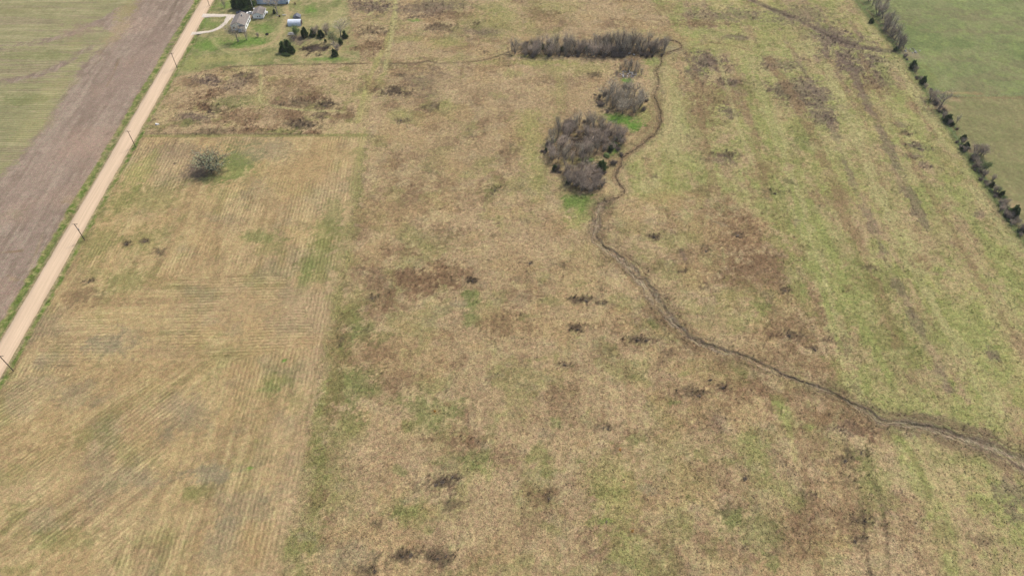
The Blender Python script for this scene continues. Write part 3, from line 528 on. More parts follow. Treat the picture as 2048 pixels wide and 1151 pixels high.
def inst_mat(name, rough=.9):
    m, t, b = new_mat(name); b.inputs['Roughness'].default_value = rough; b.inputs['Specular IOR Level'].default_value = .1
    a = N(t, 'ShaderNodeAttribute', attribute_name='tint', attribute_type='INSTANCER').outputs['Color']
    g = N(t, 'ShaderNodeNewGeometry').outputs['Random Per Island']
    t.links.new(mulcol(t, a, maprange(t, g, 0, 1, .80, 1.30)), b.inputs['Base Color']); soft_normal(t, b, .4)
    return m
M = dict(
    prairie=ground_mat('dry_prairie_turf', .8, .8, 2.4), pasture=ground_mat('pasture_turf', .8, .7, 2.4), neigh=ground_mat('short_pasture_turf', .4, .28, 1.6),
    stubble=ground_mat('crop_stubble_ground', .5, .55, 2.6, 1.45), lawn=ground_mat('yard_turf', .5, .5, 2.2), plough=ground_mat('tilled_soil', .6, .45, 2.6, .95, .2),
    sown=ground_mat('sown_crop_ground', .4, .25, 2.2, 1.7), verge=ground_mat('verge_turf', .7, .55, 2.0),
    bark=simple_mat('grey_bark', (.24,.21,.17), .9, .3, 3, raw=True), dbark=simple_mat('dark_bark', (.20,.17,.14), .9, .3, 3, raw=True),
    twig=leaf_mat('bare_twigs', (.32,.27,.185), (.58,.50,.36)), twig2=leaf_mat('mauve_twigs', (.33,.26,.19), (.57,.46,.345)), twigd=leaf_mat('dark_twigs', (.18,.155,.105), (.32,.28,.19)),
    cedar=leaf_mat('cedar_foliage', (.035,.065,.018), (.12,.175,.052)), budleaf=leaf_mat('young_leaves', (.13,.19,.055), (.28,.35,.13)),
    greyleaf=leaf_mat('grey_green_leaves', (.24,.275,.14), (.43,.46,.26)), olive=leaf_mat('olive_leaves', (.11,.14,.055), (.24,.27,.13)),
    tuft=inst_mat('grass_blades'), weed=leaf_mat('weed_stalks', (.15,.12,.09), (.31,.25,.19)),
    white=simple_mat('white_painted_siding', (.88,.88,.87), .6, .06, 1.5, raw=True), trim=simple_mat('white_trim', (.8,.8,.78), .5, .04, 2, raw=True),
    shingle=simple_mat('weathered_shingles', (142,133,124), .9, .22, 1.6, bump=.4), metal=simple_mat('pale_blue_steel', (.50,.60,.70), .5, .08, .6, metal=0, raw=True, stretch=(3, 3, .3)),
    wmetal=simple_mat('white_galvanised_sheet', (.66,.71,.76), .5, .12, .9, raw=True), dmetal=simple_mat('dark_grey_sheet', (.11,.12,.14), .6, .2, 1, raw=True),
    glass=simple_mat('dark_window_glass', (.03,.035,.04), .15, .1, 1, raw=True, spec=.5), tyre=simple_mat('tyre_rubber', (.02,.02,.02), .9, .1, 1, raw=True),
    carw=simple_mat('white_car_paint', (.78,.78,.76), .3, .03, 1, raw=True), card=simple_mat('dark_blue_car_paint', (.045,.055,.085), .3, .1, 1, raw=True),
    wood=simple_mat('grey_weathered_wood', (.22,.19,.155), .9, .25, 5, raw=True), pole=simple_mat('pole_wood', (.11,.085,.065), .9, .25, 4, raw=True), tanw=simple_mat('tan_deck_boards', (.42,.30,.19), .8, .2, 3, raw=True),
    rust=simple_mat('rusty_steel', (.075,.035,.022), .8, .3, 5, raw=True), conc=simple_mat('pale_concrete', (.48,.46,.43), .9, .15, 3, raw=True), orange=simple_mat('orange_dry_growth', (.55,.30,.06), .9, .3, 3, raw=True),
    steel=simple_mat('galvanised_wire', (.3,.3,.3), .5, .1, 4, metal=.6, raw=True), black=simple_mat('charred_iron', (.02,.018,.016), .9, .2, 4, raw=True), junkw=simple_mat('pale_junk', (.42,.40,.37), .7, .25, 2, raw=True),
)
# gravel road
def gravel_mat(name, rgb, tracks=True):
    m, t, b = new_mat(name); b.inputs['Roughness'].default_value = .95; b.inputs['Specular IOR Level'].default_value = .1
    o = N(t, 'ShaderNodeTexCoord').outputs['Object']; c = lin(rgb)
    st1 = noise(t, scaled(t, o, (1.6, .035, 1)), 1.0, 4, .65); gr = noise(t, o, 2.0, 4, .75); bl = noise(t, scaled(t, o, (.25, .05, 1)), 1.0, 3)
    cr = N(t, 'ShaderNodeValToRGB'); e = cr.color_ramp.elements
    e[0].position = .32; e[0].color = (*c*.80, 1); e[1].position = .68; e[1].color = (*np.clip(c*np.array((1.12, 1.13, 1.15)), 0, 1), 1)
    v = mathn(t, 'ADD', mathn(t, 'MULTIPLY', st1, .65), mathn(t, 'ADD', mathn(t, 'MULTIPLY', gr, .2), mathn(t, 'MULTIPLY', bl, .15)))
    t.links.new(v, cr.inputs[0])
    sp = N(t, 'ShaderNodeSeparateXYZ'); t.links.new(o, sp.inputs[0])
    f = maprange(t, mathn(t, 'ABSOLUTE', mathn(t, 'ADD', sp.outputs[0], mathn(t, 'MULTIPLY', bl, .8))), rw*.72, rw*1.08, 1.0, .74) if tracks else maprange(t, gr, .3, .7, .92, 1.08)
    t.links.new(mulcol(t, cr.outputs[0], f), b.inputs['Base Color'])
    bp = N(t, 'ShaderNodeBump'); bp.inputs['Strength'].default_value = .3; bp.inputs['Distance'].default_value = .05
    t.links.new(v, bp.inputs['Height']); t.links.new(bp.outputs[0], b.inputs['Normal'])
    return m
M['road'] = gravel_mat('packed_gravel', (222,195,162)); M['drive'] = gravel_mat('driveway_gravel', (222,208,188), False)

# ------------------------------------------------------------------ ground meshes, one per field
names = {0: ('prairie_ground', 'prairie'), 1: ('pasture_ground', 'pasture'), 2: ('far_pasture_ground', 'neigh'), 3: ('stubble_field', 'stubble'), 4: ('farmyard_lawn', 'lawn'), 5: ('ploughed_field', 'plough'), 6: ('sown_field', 'sown'), 7: ('road_verge', 'verge')}
allv = np.stack([X, Y, zz], -1).reshape(-1, 3)
idx = np.arange(ny*nx).reshape(ny, nx)
quads = np.stack([idx[:-1, :-1], idx[:-1, 1:], idx[1:, 1:], idx[1:, :-1]], -1).reshape(-1, 4)
freg = reg[:-1, :-1].reshape(-1)
colf = np.concatenate([col.reshape(-1, 3), np.ones((ny*nx, 1))], 1)
def np_mesh(name, verts, faces, mat, cols=None, extra=None, smooth=True):
    me = bpy.data.meshes.new(name); nf = len(faces); k = faces.shape[1]
    me.vertices.add(len(verts)); me.vertices.foreach_set('co', verts.astype(np.float32).ravel())
    me.loops.add(nf*k); me.loops.foreach_set('vertex_index', faces.astype(np.int32).ravel())
    me.polygons.add(nf); me.polygons.foreach_set('loop_start', np.arange(0, nf*k, k, dtype=np.int32)); me.polygons.foreach_set('loop_total', np.full(nf, k, np.int32))
    me.polygons.foreach_set('use_smooth', np.full(nf, smooth))
    me.update(calc_edges=True)
    if cols is not None:
        a = me.attributes.new('col', 'FLOAT_COLOR', 'POINT'); a.data.foreach_set('color', cols.astype(np.float32).ravel())
    for kx, vv in (extra or {}).items():
        a = me.attributes.new(kx, 'FLOAT', 'POINT'); a.data.foreach_set('value', vv.astype(np.float32).ravel())
    me.materials.append(mat)
    o = bpy.data.objects.new(name, me); C.objects.link(o); return o
for rid, (nm, mk) in names.items():
    f = quads[freg == rid]; us, inv = np.unique(f, return_inverse=True); f = inv.reshape(-1, 4)
    o = np_mesh(nm, allv[us], f, M[mk], colf[us], {'row': row.reshape(-1)[us], 'rowamp': ramp.reshape(-1)[us]})
    o['kind'] = 'structure'
# gully
gi = np.arange(len(S)*NC).reshape(len(S), NC)
gf = np.stack([gi[:-1, 1:], gi[:-1, :-1], gi[1:, :-1], gi[1:, 1:]], -1).reshape(-1, 4)
gm = ground_mat('eroded_soil', .8, .7, 2.0)
o = np_mesh('gully', gv.reshape(-1, 3), gf, gm, np.concatenate([gc.reshape(-1, 3), np.ones((len(S)*NC, 1))], 1), {'row': np.zeros(len(S)*NC), 'rowamp': np.zeros(len(S)*NC)}, smooth=False)
o['kind'] = 'structure'
# road
yy = np.arange(-700, 1500, 2.0); prof = [(-1.06, -.22), (-.97, .02), (-.6, .13), (0, .18), (.6, .13), (.97, .02), (1.06, -.22)]
rv_ = np.zeros((len(yy), len(prof), 3))
for j, (a, z) in enumerate(prof):
    rv_[:, j, 0] = a*rw+(fbm(yy/3, yy*0+j, 71, 3)-.5)*.7*(abs(a) > .9); rv_[:, j, 1] = yy; rv_[:, j, 2] = z
ri = np.arange(len(yy)*len(prof)).reshape(len(yy), len(prof))
rf = np.stack([ri[:-1, :-1], ri[:-1, 1:], ri[1:, 1:], ri[1:, :-1]], -1).reshape(-1, 4)
road = np_mesh('gravel_road', rv_.reshape(-1, 3), rf, M['road']); road['kind'] = 'structure'
road.location = (ru, 0, 0); road.rotation_euler = (0, 0, -math.atan(rdx)); road.location.x = ru
def ribbon(name, px, width, z, mat, sub=8, jag=.35):
    q = smooth_path(px, sub); a = np.array(q); s_ = np.concatenate([[0], np.cumsum(np.hypot(np.diff(a[:, 0]), np.diff(a[:, 1])))])
    T = np.arange(0, s_[-1], .8); x = np.interp(T, s_, a[:, 0]); y = np.interp(T, s_, a[:, 1]); ww = np.interp(T, s_, a[:, 2])*width
    dx = np.gradient(x); dy = np.gradient(y); L = np.hypot(dx, dy); dx /= L; dy /= L
    v = []
    for j, c in enumerate((-1.15, -.9, -.3, .3, .9, 1.15)):
        oo = c*ww/2+(vn(T/1.5, T*0+j*5, 91)-.5)*jag*(abs(c) > .5)
        v.append(np.stack([x-dy*oo, y+dx*oo, np.full_like(x, z-.25*(abs(c) > 1))], -1))
    v = np.stack(v, 1); i_ = np.arange(len(T)*6).reshape(len(T), 6)
    f = np.stack([i_[:-1, 1:], i_[:-1, :-1], i_[1:, :-1], i_[1:, 1:]], -1).reshape(-1, 4)
    o = np_mesh(name, v.reshape(-1, 3), f, mat); o['kind'] = 'structure'
    return o
ribbon('driveway', [(396,32,1.9),(406,31.5,1.3),(420,31,1),(445,31.5,1),(470,33,1.1),(492,34,1)], 3.6, .12, M['drive'])
ribbon('driveway_loop', [(379,69,1.6),(386,67,1.1),(400,65.5,.9),(420,63,.8),(438,56,.8),(450,46,.9),(456,38,1.2),(459,32,1.3)], 2.8, .135, M['drive'])

# ------------------------------------------------------------------ mesh builder
class MB:
    def __init__(s): s.v = []; s.f = []
    def quadbox(s, c, size, rz=0, top=1.0, tilt=0):
        cx, cy, cz = c; hx_, hy_, hz_ = size[0]/2, size[1]/2, size[2]/2; b = len(s.v); ca, sa = math.cos(rz), math.sin(rz)
        for z, k_ in ((-hz_, 1), (hz_, top)):
            for x, y in ((-hx_, -hy_), (hx_, -hy_), (hx_, hy_), (-hx_, hy_)):
                x *= k_; y *= k_; s.v.append((cx+x*ca-y*sa, cy+x*sa+y*ca, cz+z+x*tilt))
        for q in ((3, 2, 1, 0), (4, 5, 6, 7), (0, 1, 5, 4), (1, 2, 6, 5), (2, 3, 7, 6), (3, 0, 4, 7)): s.f.append([b+i for i in q])
        return s
    def tube(s, p0, p1, r0, r1, n=5, cap=True):
        p0 = Vector(p0); p1 = Vector(p1); d = p1-p0
        if d.length < 1e-6: return s
        q = d.to_track_quat('Z', 'Y'); b = len(s.v)
        for p, r in ((p0, r0), (p1, r1)):
            for i in range(n):
                a = 2*math.pi*i/n; s.v.append(tuple(p+q @ Vector((math.cos(a)*r, math.sin(a)*r, 0))))
        for i in range(n): j = (i+1) % n; s.f.append([b+i, b+j, b+n+j, b+n+i])
        if cap: s.f.append([b+n+i for i in range(n)]); s.f.append([b+i for i in range(n)][::-1])
        return s
    def prism(s, prof, y0, y1, axis='Y'):      # profile in XZ swept along Y (or in YZ swept along X)
        b = len(s.v); n = len(prof)
        for y in (y0, y1):
            for (x, z) in prof: s.v.append((x, y, z) if axis == 'Y' else (y, x, z))
        for i in range(n): j = (i+1) % n; s.f.append([b+i, b+j, b+n+j, b+n+i])
        s.f.append([b+i for i in range(n)][::-1]); s.f.append([b+n+i for i in range(n)])
        return s
    def tri(s, a, b_, c): b = len(s.v); s.v += [tuple(a), tuple(b_), tuple(c)]; s.f.append([b, b+1, b+2])
    def face(s, pts): b = len(s.v); s.v += [tuple(p) for p in pts]; s.f.append(list(range(b, b+len(pts))))
    def mesh(s, name, mat, smooth=False):
        me = bpy.data.meshes.new(name); me.from_pydata(s.v, [], s.f); me.materials.append(mat)
        if smooth: me.polygons.foreach_set('use_smooth', [True]*len(me.polygons))
        me.update(); return me
    def build(s, name, mat, parent=None, smooth=False, loc=None):
        o = bpy.data.objects.new(name, s.mesh(name, mat, smooth)); C.objects.link(o)
        if parent: o.parent = parent
        if loc: o.location = loc
        return o
def tag(o, label, cat, group=None):
    o['label'] = label; o['category'] = cat
    if group: o['group'] = group
    return o
def empty(name, loc, rz=0, label=None, cat=None, group=None):
    o = bpy.data.objects.new(name, None); C.objects.link(o); o.location = loc; o.rotation_euler = (0, 0, rz); o.empty_display_size = .5
    if label: tag(o, label, cat, group)
    return o
def at(px, py, z=0): x, y = P(px, py); return (x, y, z)

# ------------------------------------------------------------------ trees
def perp(d, rg):
    v = Vector((rg.gauss(0, 1), rg.gauss(0, 1), rg.gauss(0, 1))); v -= v.dot(d)*d; return v.normalized()
def sliver(mb, p, d, L, w_, rg):
    s = perp(d, rg)*w_*.5; bend = perp(d, rg)*L*.12
    mb.tri(p-s, p+s, p+d*L+bend)
def bare_tree(seed, h=8, spread=.42, nl=5, stems=1, tw=.07, twigs=7, up=.35, low=.25, stem=0):
    rg = random.Random(seed); tk = MB(); cr = MB(); ends = []
    def grow(p, d, L, r, lev):
        segs = 3 if lev < 2 else 2; pts = [p]; dd = d
        for i in range(segs):
            dd = (dd+perp(dd, rg)*.16+Vector((0, 0, up*.25))).normalized()
            q = pts[-1]+dd*L/segs; r1 = r*(1-.22*(i+1)/1.0) if lev < 3 else r*.6
            r1 = max(r*(1-.28*(i+1)), .013)
            (tk if lev < 3 else cr).tube(pts[-1], q, r*(1-.28*i) if i else r, r1, 5 if lev == 0 else (4 if lev < 2 else 3), cap=False); pts.append(q)
        if lev >= 3 or L < .7:
            ends.append((pts, dd, L)); return
        nb = [nl, 4, 3][lev]
        for k_ in range(nb):
            t = .35+.6*(k_+rg.random()*.5)/nb if lev else low+(1-low)*(k_+.5)/nb
            i = min(int(t*segs), segs-1); base = pts[i].lerp(pts[i+1], min(t*segs-i, 1))
            a = 2*math.pi*(k_*.618+rg.random()*.2); out = Vector((math.cos(a), math.sin(a), 0))
            nd = (dd*.6+out*spread*1.6+perp(dd, rg)*.3+Vector((0, 0, up))).normalized()
            grow(base, nd, L*rg.uniform(.55, .78), max(r*.45, .016), lev+1)
        if lev: ends.append((pts, dd, L))
    for s_ in range(stems):
        a = 2*math.pi*s_/stems+rg.random(); o = Vector((math.cos(a), math.sin(a), 0))*(.35 if stems > 1 else 0)
        d = (Vector((0, 0, 1))+o*(1.3 if stems > 1 else 0)+Vector((rg.uniform(-.08, .08), rg.uniform(-.08, .08), 0))).normalized()
        grow(o*.8+Vector((0, 0, -.2)), d, h*(.42 if stems == 1 else .36), h*.022+.04, 0)
    for pts, dd, L in ends:
        for k_ in range(twigs):
            i = rg.randrange(len(pts)-1); p = pts[i].lerp(pts[i+1], rg.random())
            d = (dd*.7+perp(dd, rg)*.9+Vector((0, 0, .35))).normalized()
            sliver(cr, p, d, rg.uniform(.5, 1.15)*h/9*1.15, tw, rg)
    for k_ in range(stem):
        a = rg.uniform(0, 6.283); rr = math.sqrt(rg.random())*h*.28; p = Vector((math.cos(a)*rr*.35, math.sin(a)*rr*.35, rg.uniform(0, h*.35)))
        d = Vector((math.cos(a)*rr/h*1.3, math.sin(a)*rr/h*1.3, 1)).normalized(); sliver(cr, p, d, h*rg.uniform(.25, .55), tw*1.5, rg)
    return tk, cr, ends
def leaves_on(ends, rg, n, size, drop=0):
    mb = MB()
    for pts, dd, L in ends:
        for k_ in range(n):
            i = rg.randrange(len(pts)-1); p = pts[i].lerp(pts[i+1], rg.random())+Vector((rg.gauss(0, .4), rg.gauss(0, .4), rg.gauss(0, .35)-drop))
            a = Vector((rg.gauss(0, 1), rg.gauss(0, 1), rg.gauss(0, 1))).normalized()*size*rg.uniform(.6, 1.3); b_ = perp(a.normalized(), rg)*size*.6
            mb.tri(p-b_, p+b_, p+a)
    return mb
def cedar(seed, h=5.0, r=1.9, n=2600, size=.30, round_=.8):
    rg = random.Random(seed); tk = MB(); tk.tube((0, 0, -.2), (0, 0, h*.85), .16, .03, 6); cr = MB()
    lobes = [(Vector((0, 0, 0)), 1)]
    lump = [(rg.uniform(0, 6.28), rg.uniform(.05, .95), rg.uniform(.2, .55)) for _ in range(22)]
    for k_ in range(n):
        t = rg.random()**1.25; a = rg.uniform(0, 6.283)
        rr = r*((1-t)**round_)*(.55+.45*min(1, t*6+.35))
        bump = 0
        for (la, lt, ls) in lump:
            da = abs((a-la+math.pi) % (2*math.pi)-math.pi); q = math.exp(-(da/.42)**2-((t-lt)/.10)**2); bump = max(bump, q*ls)
        rad = rr*(.66+bump*1.3)*(1-abs(rg.gauss(0, .13)))
        p = Vector((math.cos(a)*rad, math.sin(a)*rad, .12+t*h*(.84+bump*.5)))
        out = Vector((math.cos(a), math.sin(a), .5+rg.gauss(0, .5))).normalized()
        s = size*rg.uniform(.5, 1.25); b_ = perp(out, rg)*s*.45
        cr.tri(p-b_, p+b_, p+out*s)
    # inner boughs so that the crown is not hollow
    for k_ in range(60):
        t = rg.uniform(.05, .9); a = rg.uniform(0, 6.283); rr = r*(1-t)**round_*.7
        cr.tube((0, 0, t*h), (math.cos(a)*rr, math.sin(a)*rr, t*h+.2), .16, .03, 3, cap=False)
    return tk, cr
def shrub(seed, h=1.3, r=1.2, n=170, w_=.055):
    rg = random.Random(seed); cr = MB()
    for k_ in range(n):
        a = rg.uniform(0, 6.283); rr = r*math.sqrt(rg.random()); p = Vector((math.cos(a)*rr*.45, math.sin(a)*rr*.45, 0))
        d = Vector((math.cos(a)*rr/r*.8+rg.gauss(0, .25), math.sin(a)*rr/r*.8+rg.gauss(0, .25), 1)).normalized()
        L = h*rg.uniform(.5, 1.1); sliver(cr, p, d, L, w_*1.3, rg)
        for j in range(3): sliver(cr, p+d*L*rg.uniform(.3, .9), (d+perp(d, rg)*.8).normalized(), L*.4, w_, rg)
    return cr
LIB = {}
def fit(tk, cr, hh, ww, *more):
    vs = tk.v+cr.v; z1 = sorted(v[2] for v in vs)[int(len(vs)*.995)]
    xr = sorted(math.hypot(v[0], v[1]) for v in vs)[int(len(vs)*.97)]
    kx = ww/2/xr; kz = hh/z1
    for mb in (tk, cr)+more: mb.v = [(v[0]*kx, v[1]*kx, v[2]*kz) for v in mb.v]
def lib(key, tk, tmat, cr, cmat, extra=None):
    LIB[key] = (tk.mesh('trunk', tmat), cr.mesh('crown', cmat), extra)
thick = []
for i in range(5):
    tk, cr, e = bare_tree(10+i, 8, .42, 5, 1, .034, 3, .55, .2, 60); fit(tk, cr, 8.6, 4.6+.3*i); lib(('bare', i), tk, M['dbark'], cr, M['twig']); 
for i in range(4):
    tk, cr, e = bare_tree(30+i, 6.5, .55, 4, 3, .034, 3, .5, .15, 80); fit(tk, cr, 7.0, 6.2+.3*i); lib(('multi', i), tk, M['bark'], cr, M['twig2'])
for i in range(3):
    tk, cr, e = bare_tree(50+i, 9.5, .62, 6, 1, .036, 6, .3, .45, 20); fit(tk, cr, 10, 10.5); lib(('big', i), tk, M['bark'], cr, M['twig'])
for i in range(4):
    tk, cr = cedar(70+i, 5.2, 2.5+.12*i, 3000, .40, .62); lib(('cedar', i), tk, M['dbark'], cr, M['cedar'])
tk, cr, e = bare_tree(80, 7, .5, 5, 2, .06, 4, .3); lv_ = leaves_on(e, random.Random(1), 10, .24); fit(tk, lv_, 7, 7); lib(('green', 0), tk, M['bark'], lv_, M['budleaf'])
tk, cr, e = bare_tree(81, 7, .5, 5, 1, .06, 4, .3); lv_ = leaves_on(e, random.Random(2), 8, .24); fit(tk, lv_, 7, 7); lib(('green', 1), tk, M['bark'], lv_, M['olive'])
tk, cr, e = bare_tree(82, 8.5, .60, 5, 4, .034, 3, .25, .3)
lv_ = leaves_on(e, random.Random(3), 4, .19); fit(tk, cr, 10, 16.5, lv_)
LIB['grey'] = (tk.mesh('trunk', M['dbark']), lv_.mesh('crown', M['greyleaf']), cr.mesh('twigs', M['twigd']))
tk, cr, e = bare_tree(84, 8, .45, 5, 1, .034, 3, .5, .2, 50); lv_ = leaves_on(e, random.Random(4), 3, .2); fit(tk, cr, 8.5, 5.5, lv_)
LIB['faint'] = (tk.mesh('trunk', M['dbark']), cr.mesh('crown', M['twig']), lv_.mesh('leaves', M['olive']))
for i in range(3): LIB[('shrub', i)] = (None, shrub(90+i).mesh('dry_shrub', M['weed']), None)
gsh = MB(); rg = random.Random(5)
for k_ in range(500):
    a = rg.uniform(0, 6.283); rr = math.sqrt(rg.random()); z = rg.random()*(1-rr*.6); p = Vector((math.cos(a)*rr, math.sin(a)*rr, z*1.2)); d = perp(Vector((0, 0, 1)), rg)+Vector((0, 0, rg.random())); s = .22
    b_ = perp(d.normalized(), rg)*s*.5; gsh.tri(p-b_, p+b_, p+d.normalized()*s)
LIB[('gshrub', 0)] = (None, gsh.mesh('green_shrub', M['budleaf']), None)
rt = random.Random(99)
def tree(key, loc, scale, label, cat='tree', group=None, name=None, zs=1.0):
    tkm, crm, ex_ = LIB[key]; kk = key[0] if isinstance(key, tuple) else key
    nm = name or {'cedar': 'cedar_tree', 'bare': 'bare_tree', 'multi': 'bare_tree', 'big': 'bare_tree', 'green': 'leafing_tree', 'grey': 'leafing_tree', 'faint': 'leafing_tree'}.get(kk, 'bare_tree')
    if tkm is None:
        o = bpy.data.objects.new(name or ('dry_shrub' if kk == 'shrub' else 'green_shrub'), crm); C.objects.link(o); o.location = loc
        o.rotation_euler = (0, 0, rt.uniform(0, 6.28)); f_ = rt.uniform(.6, 1.5); o.scale = (scale*f_, scale/f_, scale*zs); return tag(o, label, cat, group)
    e = empty(nm, loc, rt.uniform(0, 6.28), label, cat, group); f_ = rt.uniform(.85, 1.15); e.scale = (scale*f_, scale/f_, scale*zs)
    for n_, me in (('trunk', tkm), ('crown', crm), ('twigs', ex_)):
        if me is None: continue
        o = bpy.data.objects.new(n_, me); C.objects.link(o); o.parent = e
        if n_ in ('twigs', 'leaves'): o['kind'] = 'stuff'
    return e
def scatter(poly_px, spacing, seed):
    poly = PX(poly_px); rg = random.Random(seed); x0 = min(p[0] for p in poly); x1 = max(p[0] for p in poly); y0 = min(p[1] for p in poly); y1 = max(p[1] for p in poly)
    out = []
    for _ in range(6000):
        x, y = rg.uniform(x0, x1), rg.uniform(y0, y1)
        if not bool(inpoly(np.array([x]), np.array([y]), poly)[0]): continue
        if any((x-a)**2+(y-b)**2 < spacing**2 for a, b in out): continue
        out.append((x, y))
    return out
# long thicket
L1 = 'bare grey-brown tree in the long dense thicket across the upper middle'; G1 = 'bare trees of the long thicket'
for i, (x, y) in enumerate(scatter([(1022,103),(1050,94),(1120,92),(1200,93),(1290,90),(1328,96),(1334,106),(1310,109),(1200,112),(1080,112),(1035,111)], 3.1, 1)):
    tree(('bare', i % 5) if rt.random() < .6 else ('multi', i % 4), (x, y, 0), rt.uniform(.5, 1.3), L1+(' at its left end' if x < P(1090, 100)[0] else (' at its right end' if x > P(1285, 100)[0] else ', in its middle stretch')), 'tree', G1+(', left end' if x < P(1090, 100)[0] else (', right end' if x > P(1285, 100)[0] else ', middle')))
for px, py, sc_ in [(1245,100,1.6),(1262,98,1.55),(1230,99,1.35),(1275,102,1.35),(1215,98,1.25),(1252,104,1.4)]:
    tree(('bare', int(px) % 5), at(px, py), sc_, 'one of the tallest bare trees in the long thicket, right of its middle', 'tree', 'tallest trees of the long thicket')
for i, (px, py, s) in enumerate([(1085,98,.55),(1098,99,.6),(1310,97,.7),(1125,101,.5),(1172,100,.45)]):
    tree(('cedar', i % 4), at(px, py), s*1.1, 'dark green cedar half hidden among the bare trees of the long thicket', 'tree', 'cedars inside the long thicket')
for i, (px, py, s) in enumerate([(1225,96,.95),(1205,94,.8),(1060,97,.7),(1110,95,.75),(1290,95,.8),(1165,96,.7)]):
    tree('faint', at(px, py), s, 'faintly greening tree among the bare ones of the long thicket', 'tree', 'faintly green trees of the long thicket')
rgx = random.Random(41)
for i in range(26):
    px = rgx.uniform(1030, 1330); py = rgx.choice([rgx.uniform(110, 115), rgx.uniform(86, 92)])
    tree(('shrub', i % 3), at(px, py), rgx.uniform(.8, 1.7), 'low bare brush along the edge of the long thicket', 'shrub', 'brush fringing the long thicket', zs=1.3)
for i in range(30):
    a = rgx.uniform(0, 6.28); px = 1165+math.cos(a)*rgx.uniform(66, 82); py = 302+math.sin(a)*rgx.uniform(46, 60)
    tree(('shrub', i % 3), at(px, py), rgx.uniform(.7, 1.6), 'low bare brush round the rim of the large grove', 'shrub', 'brush fringing the large grove', zs=1.2)
for i in range(14):
    a = rgx.uniform(0, 6.28); px = 1245+math.cos(a)*rgx.uniform(42, 50); py = 206+math.sin(a)*rgx.uniform(22, 30)
    tree(('shrub', i % 3), at(px, py), rgx.uniform(.7, 1.5), 'low bare brush round the rim of the small upper grove', 'shrub', 'brush fringing the small upper grove', zs=1.2)
for i, (px, py, s, lb) in enumerate([(1213,312,1.5,'light green bush just above the largest cedar beside the gully'),(1228,288,1.2,'small green bush at the right end of the large grove'),(1238,276,1.6,'dull green rounded bush at the right tip of the large grove'),(1196,345,1.0,'green bush at the foot of the largest cedar beside the gully')]):
    tree(('gshrub', 0), at(px, py), s, lb, 'shrub')
# thin stand by the junk
for i, (px, py) in enumerate([(1233,153),(1240,143),(1251,140),(1257,141),(1263,139),(1270,141),(1276,144),(1262,134),(1283,150),(1248,133),(1268,152)]):
    tree(('bare', i % 5), at(px, py), rt.uniform(.5, .72), 'slender bare tree beside the rubble heap below the long thicket', 'tree', 'slender trees around the rubble heap')
# upper clump
for i, (x, y) in enumerate(scatter([(1205,195),(1225,185),(1262,182),(1282,196),(1285,214),(1276,226),(1245,228),(1213,214)], 3.0, 2)):
    tree(('bare', i % 5) if i % 2 else ('big', i % 3), (x, y, 0), rt.uniform(.62, .95), 'bare tree in the rounded grove between the long thicket and the large grove', 'tree', 'bare trees of the small upper grove')
# main clump
for i, (x, y) in enumerate(scatter([(1094,300),(1100,272),(1130,255),(1170,246),(1215,252),(1247,270),(1243,290),(1216,302),(1190,308),(1180,322),(1150,330),(1118,328),(1098,314)], 3.3, 3)):
    u = (x, y); p0 = P(1150, 284)
    if math.hypot(x-p0[0], (y-p0[1])) < 4.5: continue
    tree(('multi', i % 4) if rt.random() < .65 else ('bare', i % 5), (x, y, 0), rt.uniform(.55, 1.12), 'bare mauve-brown tree in the large grove beside the upper gully'+(', left part' if x < P(1135, 290)[0] else (', right part' if x > P(1195, 290)[0] else ', middle part')), 'tree', 'bare trees of the large grove'+(', left part' if x < P(1135, 290)[0] else (', right part' if x > P(1195, 290)[0] else ', middle part')))
for i, (x, y) in enumerate(scatter([(1132,350),(1150,340),(1190,342),(1206,360),(1204,378),(1178,388),(1150,380),(1136,366)], 3.0, 4)):
    tree(('multi', i % 4), (x, y, 0), rt.uniform(.6, 1.0), 'bare mauve-brown tree in the lower tip of the large grove', 'tree', 'bare trees at the lower tip of the large grove')
for px, py, s in [(1150,262,1.15),(1115,258,.9),(1185,262,1.05),(1205,262,.9)]:
    tree(('bare', int(px) % 5), at(px, py), s, 'taller dark-stemmed bare tree at the far side of the large grove', 'tree', 'tall trees at the back of the large grove')
tree(('bare', 2), at(1165, 372), .8, 'leafless tree with a dark forked trunk in the lower tip of the large grove')
for px, py, s, lb in [(1203,338,1.02,'largest dark green cedar beside the gully at the edge of the large grove'), (1222,300,.6,'small cedar just above the largest cedar beside the gully'), (1109,340,.6,'small round cedar at the lower left edge of the large grove'),
                      (1137,366,.5,'very small cedar low on the left of the grove\'s lower tip'), (1092,303,.4,'low dark cedar on the left edge of the large grove')]:
    tree(('cedar', int(px) % 4), at(px, py), s, lb)
tree(('gshrub', 0), at(1108, 283), 1.0, 'small bright green shrub inside the left of the large grove', 'shrub'); tree(('gshrub', 0), at(1181, 322), 1.3, 'bright green shrub in the grassy gap left of the largest grove cedar', 'shrub')
# lone field tree
tree('grey', at(427, 338), 1.0, 'broad grey-green multi-stemmed tree standing alone in the stubble field', zs=1)
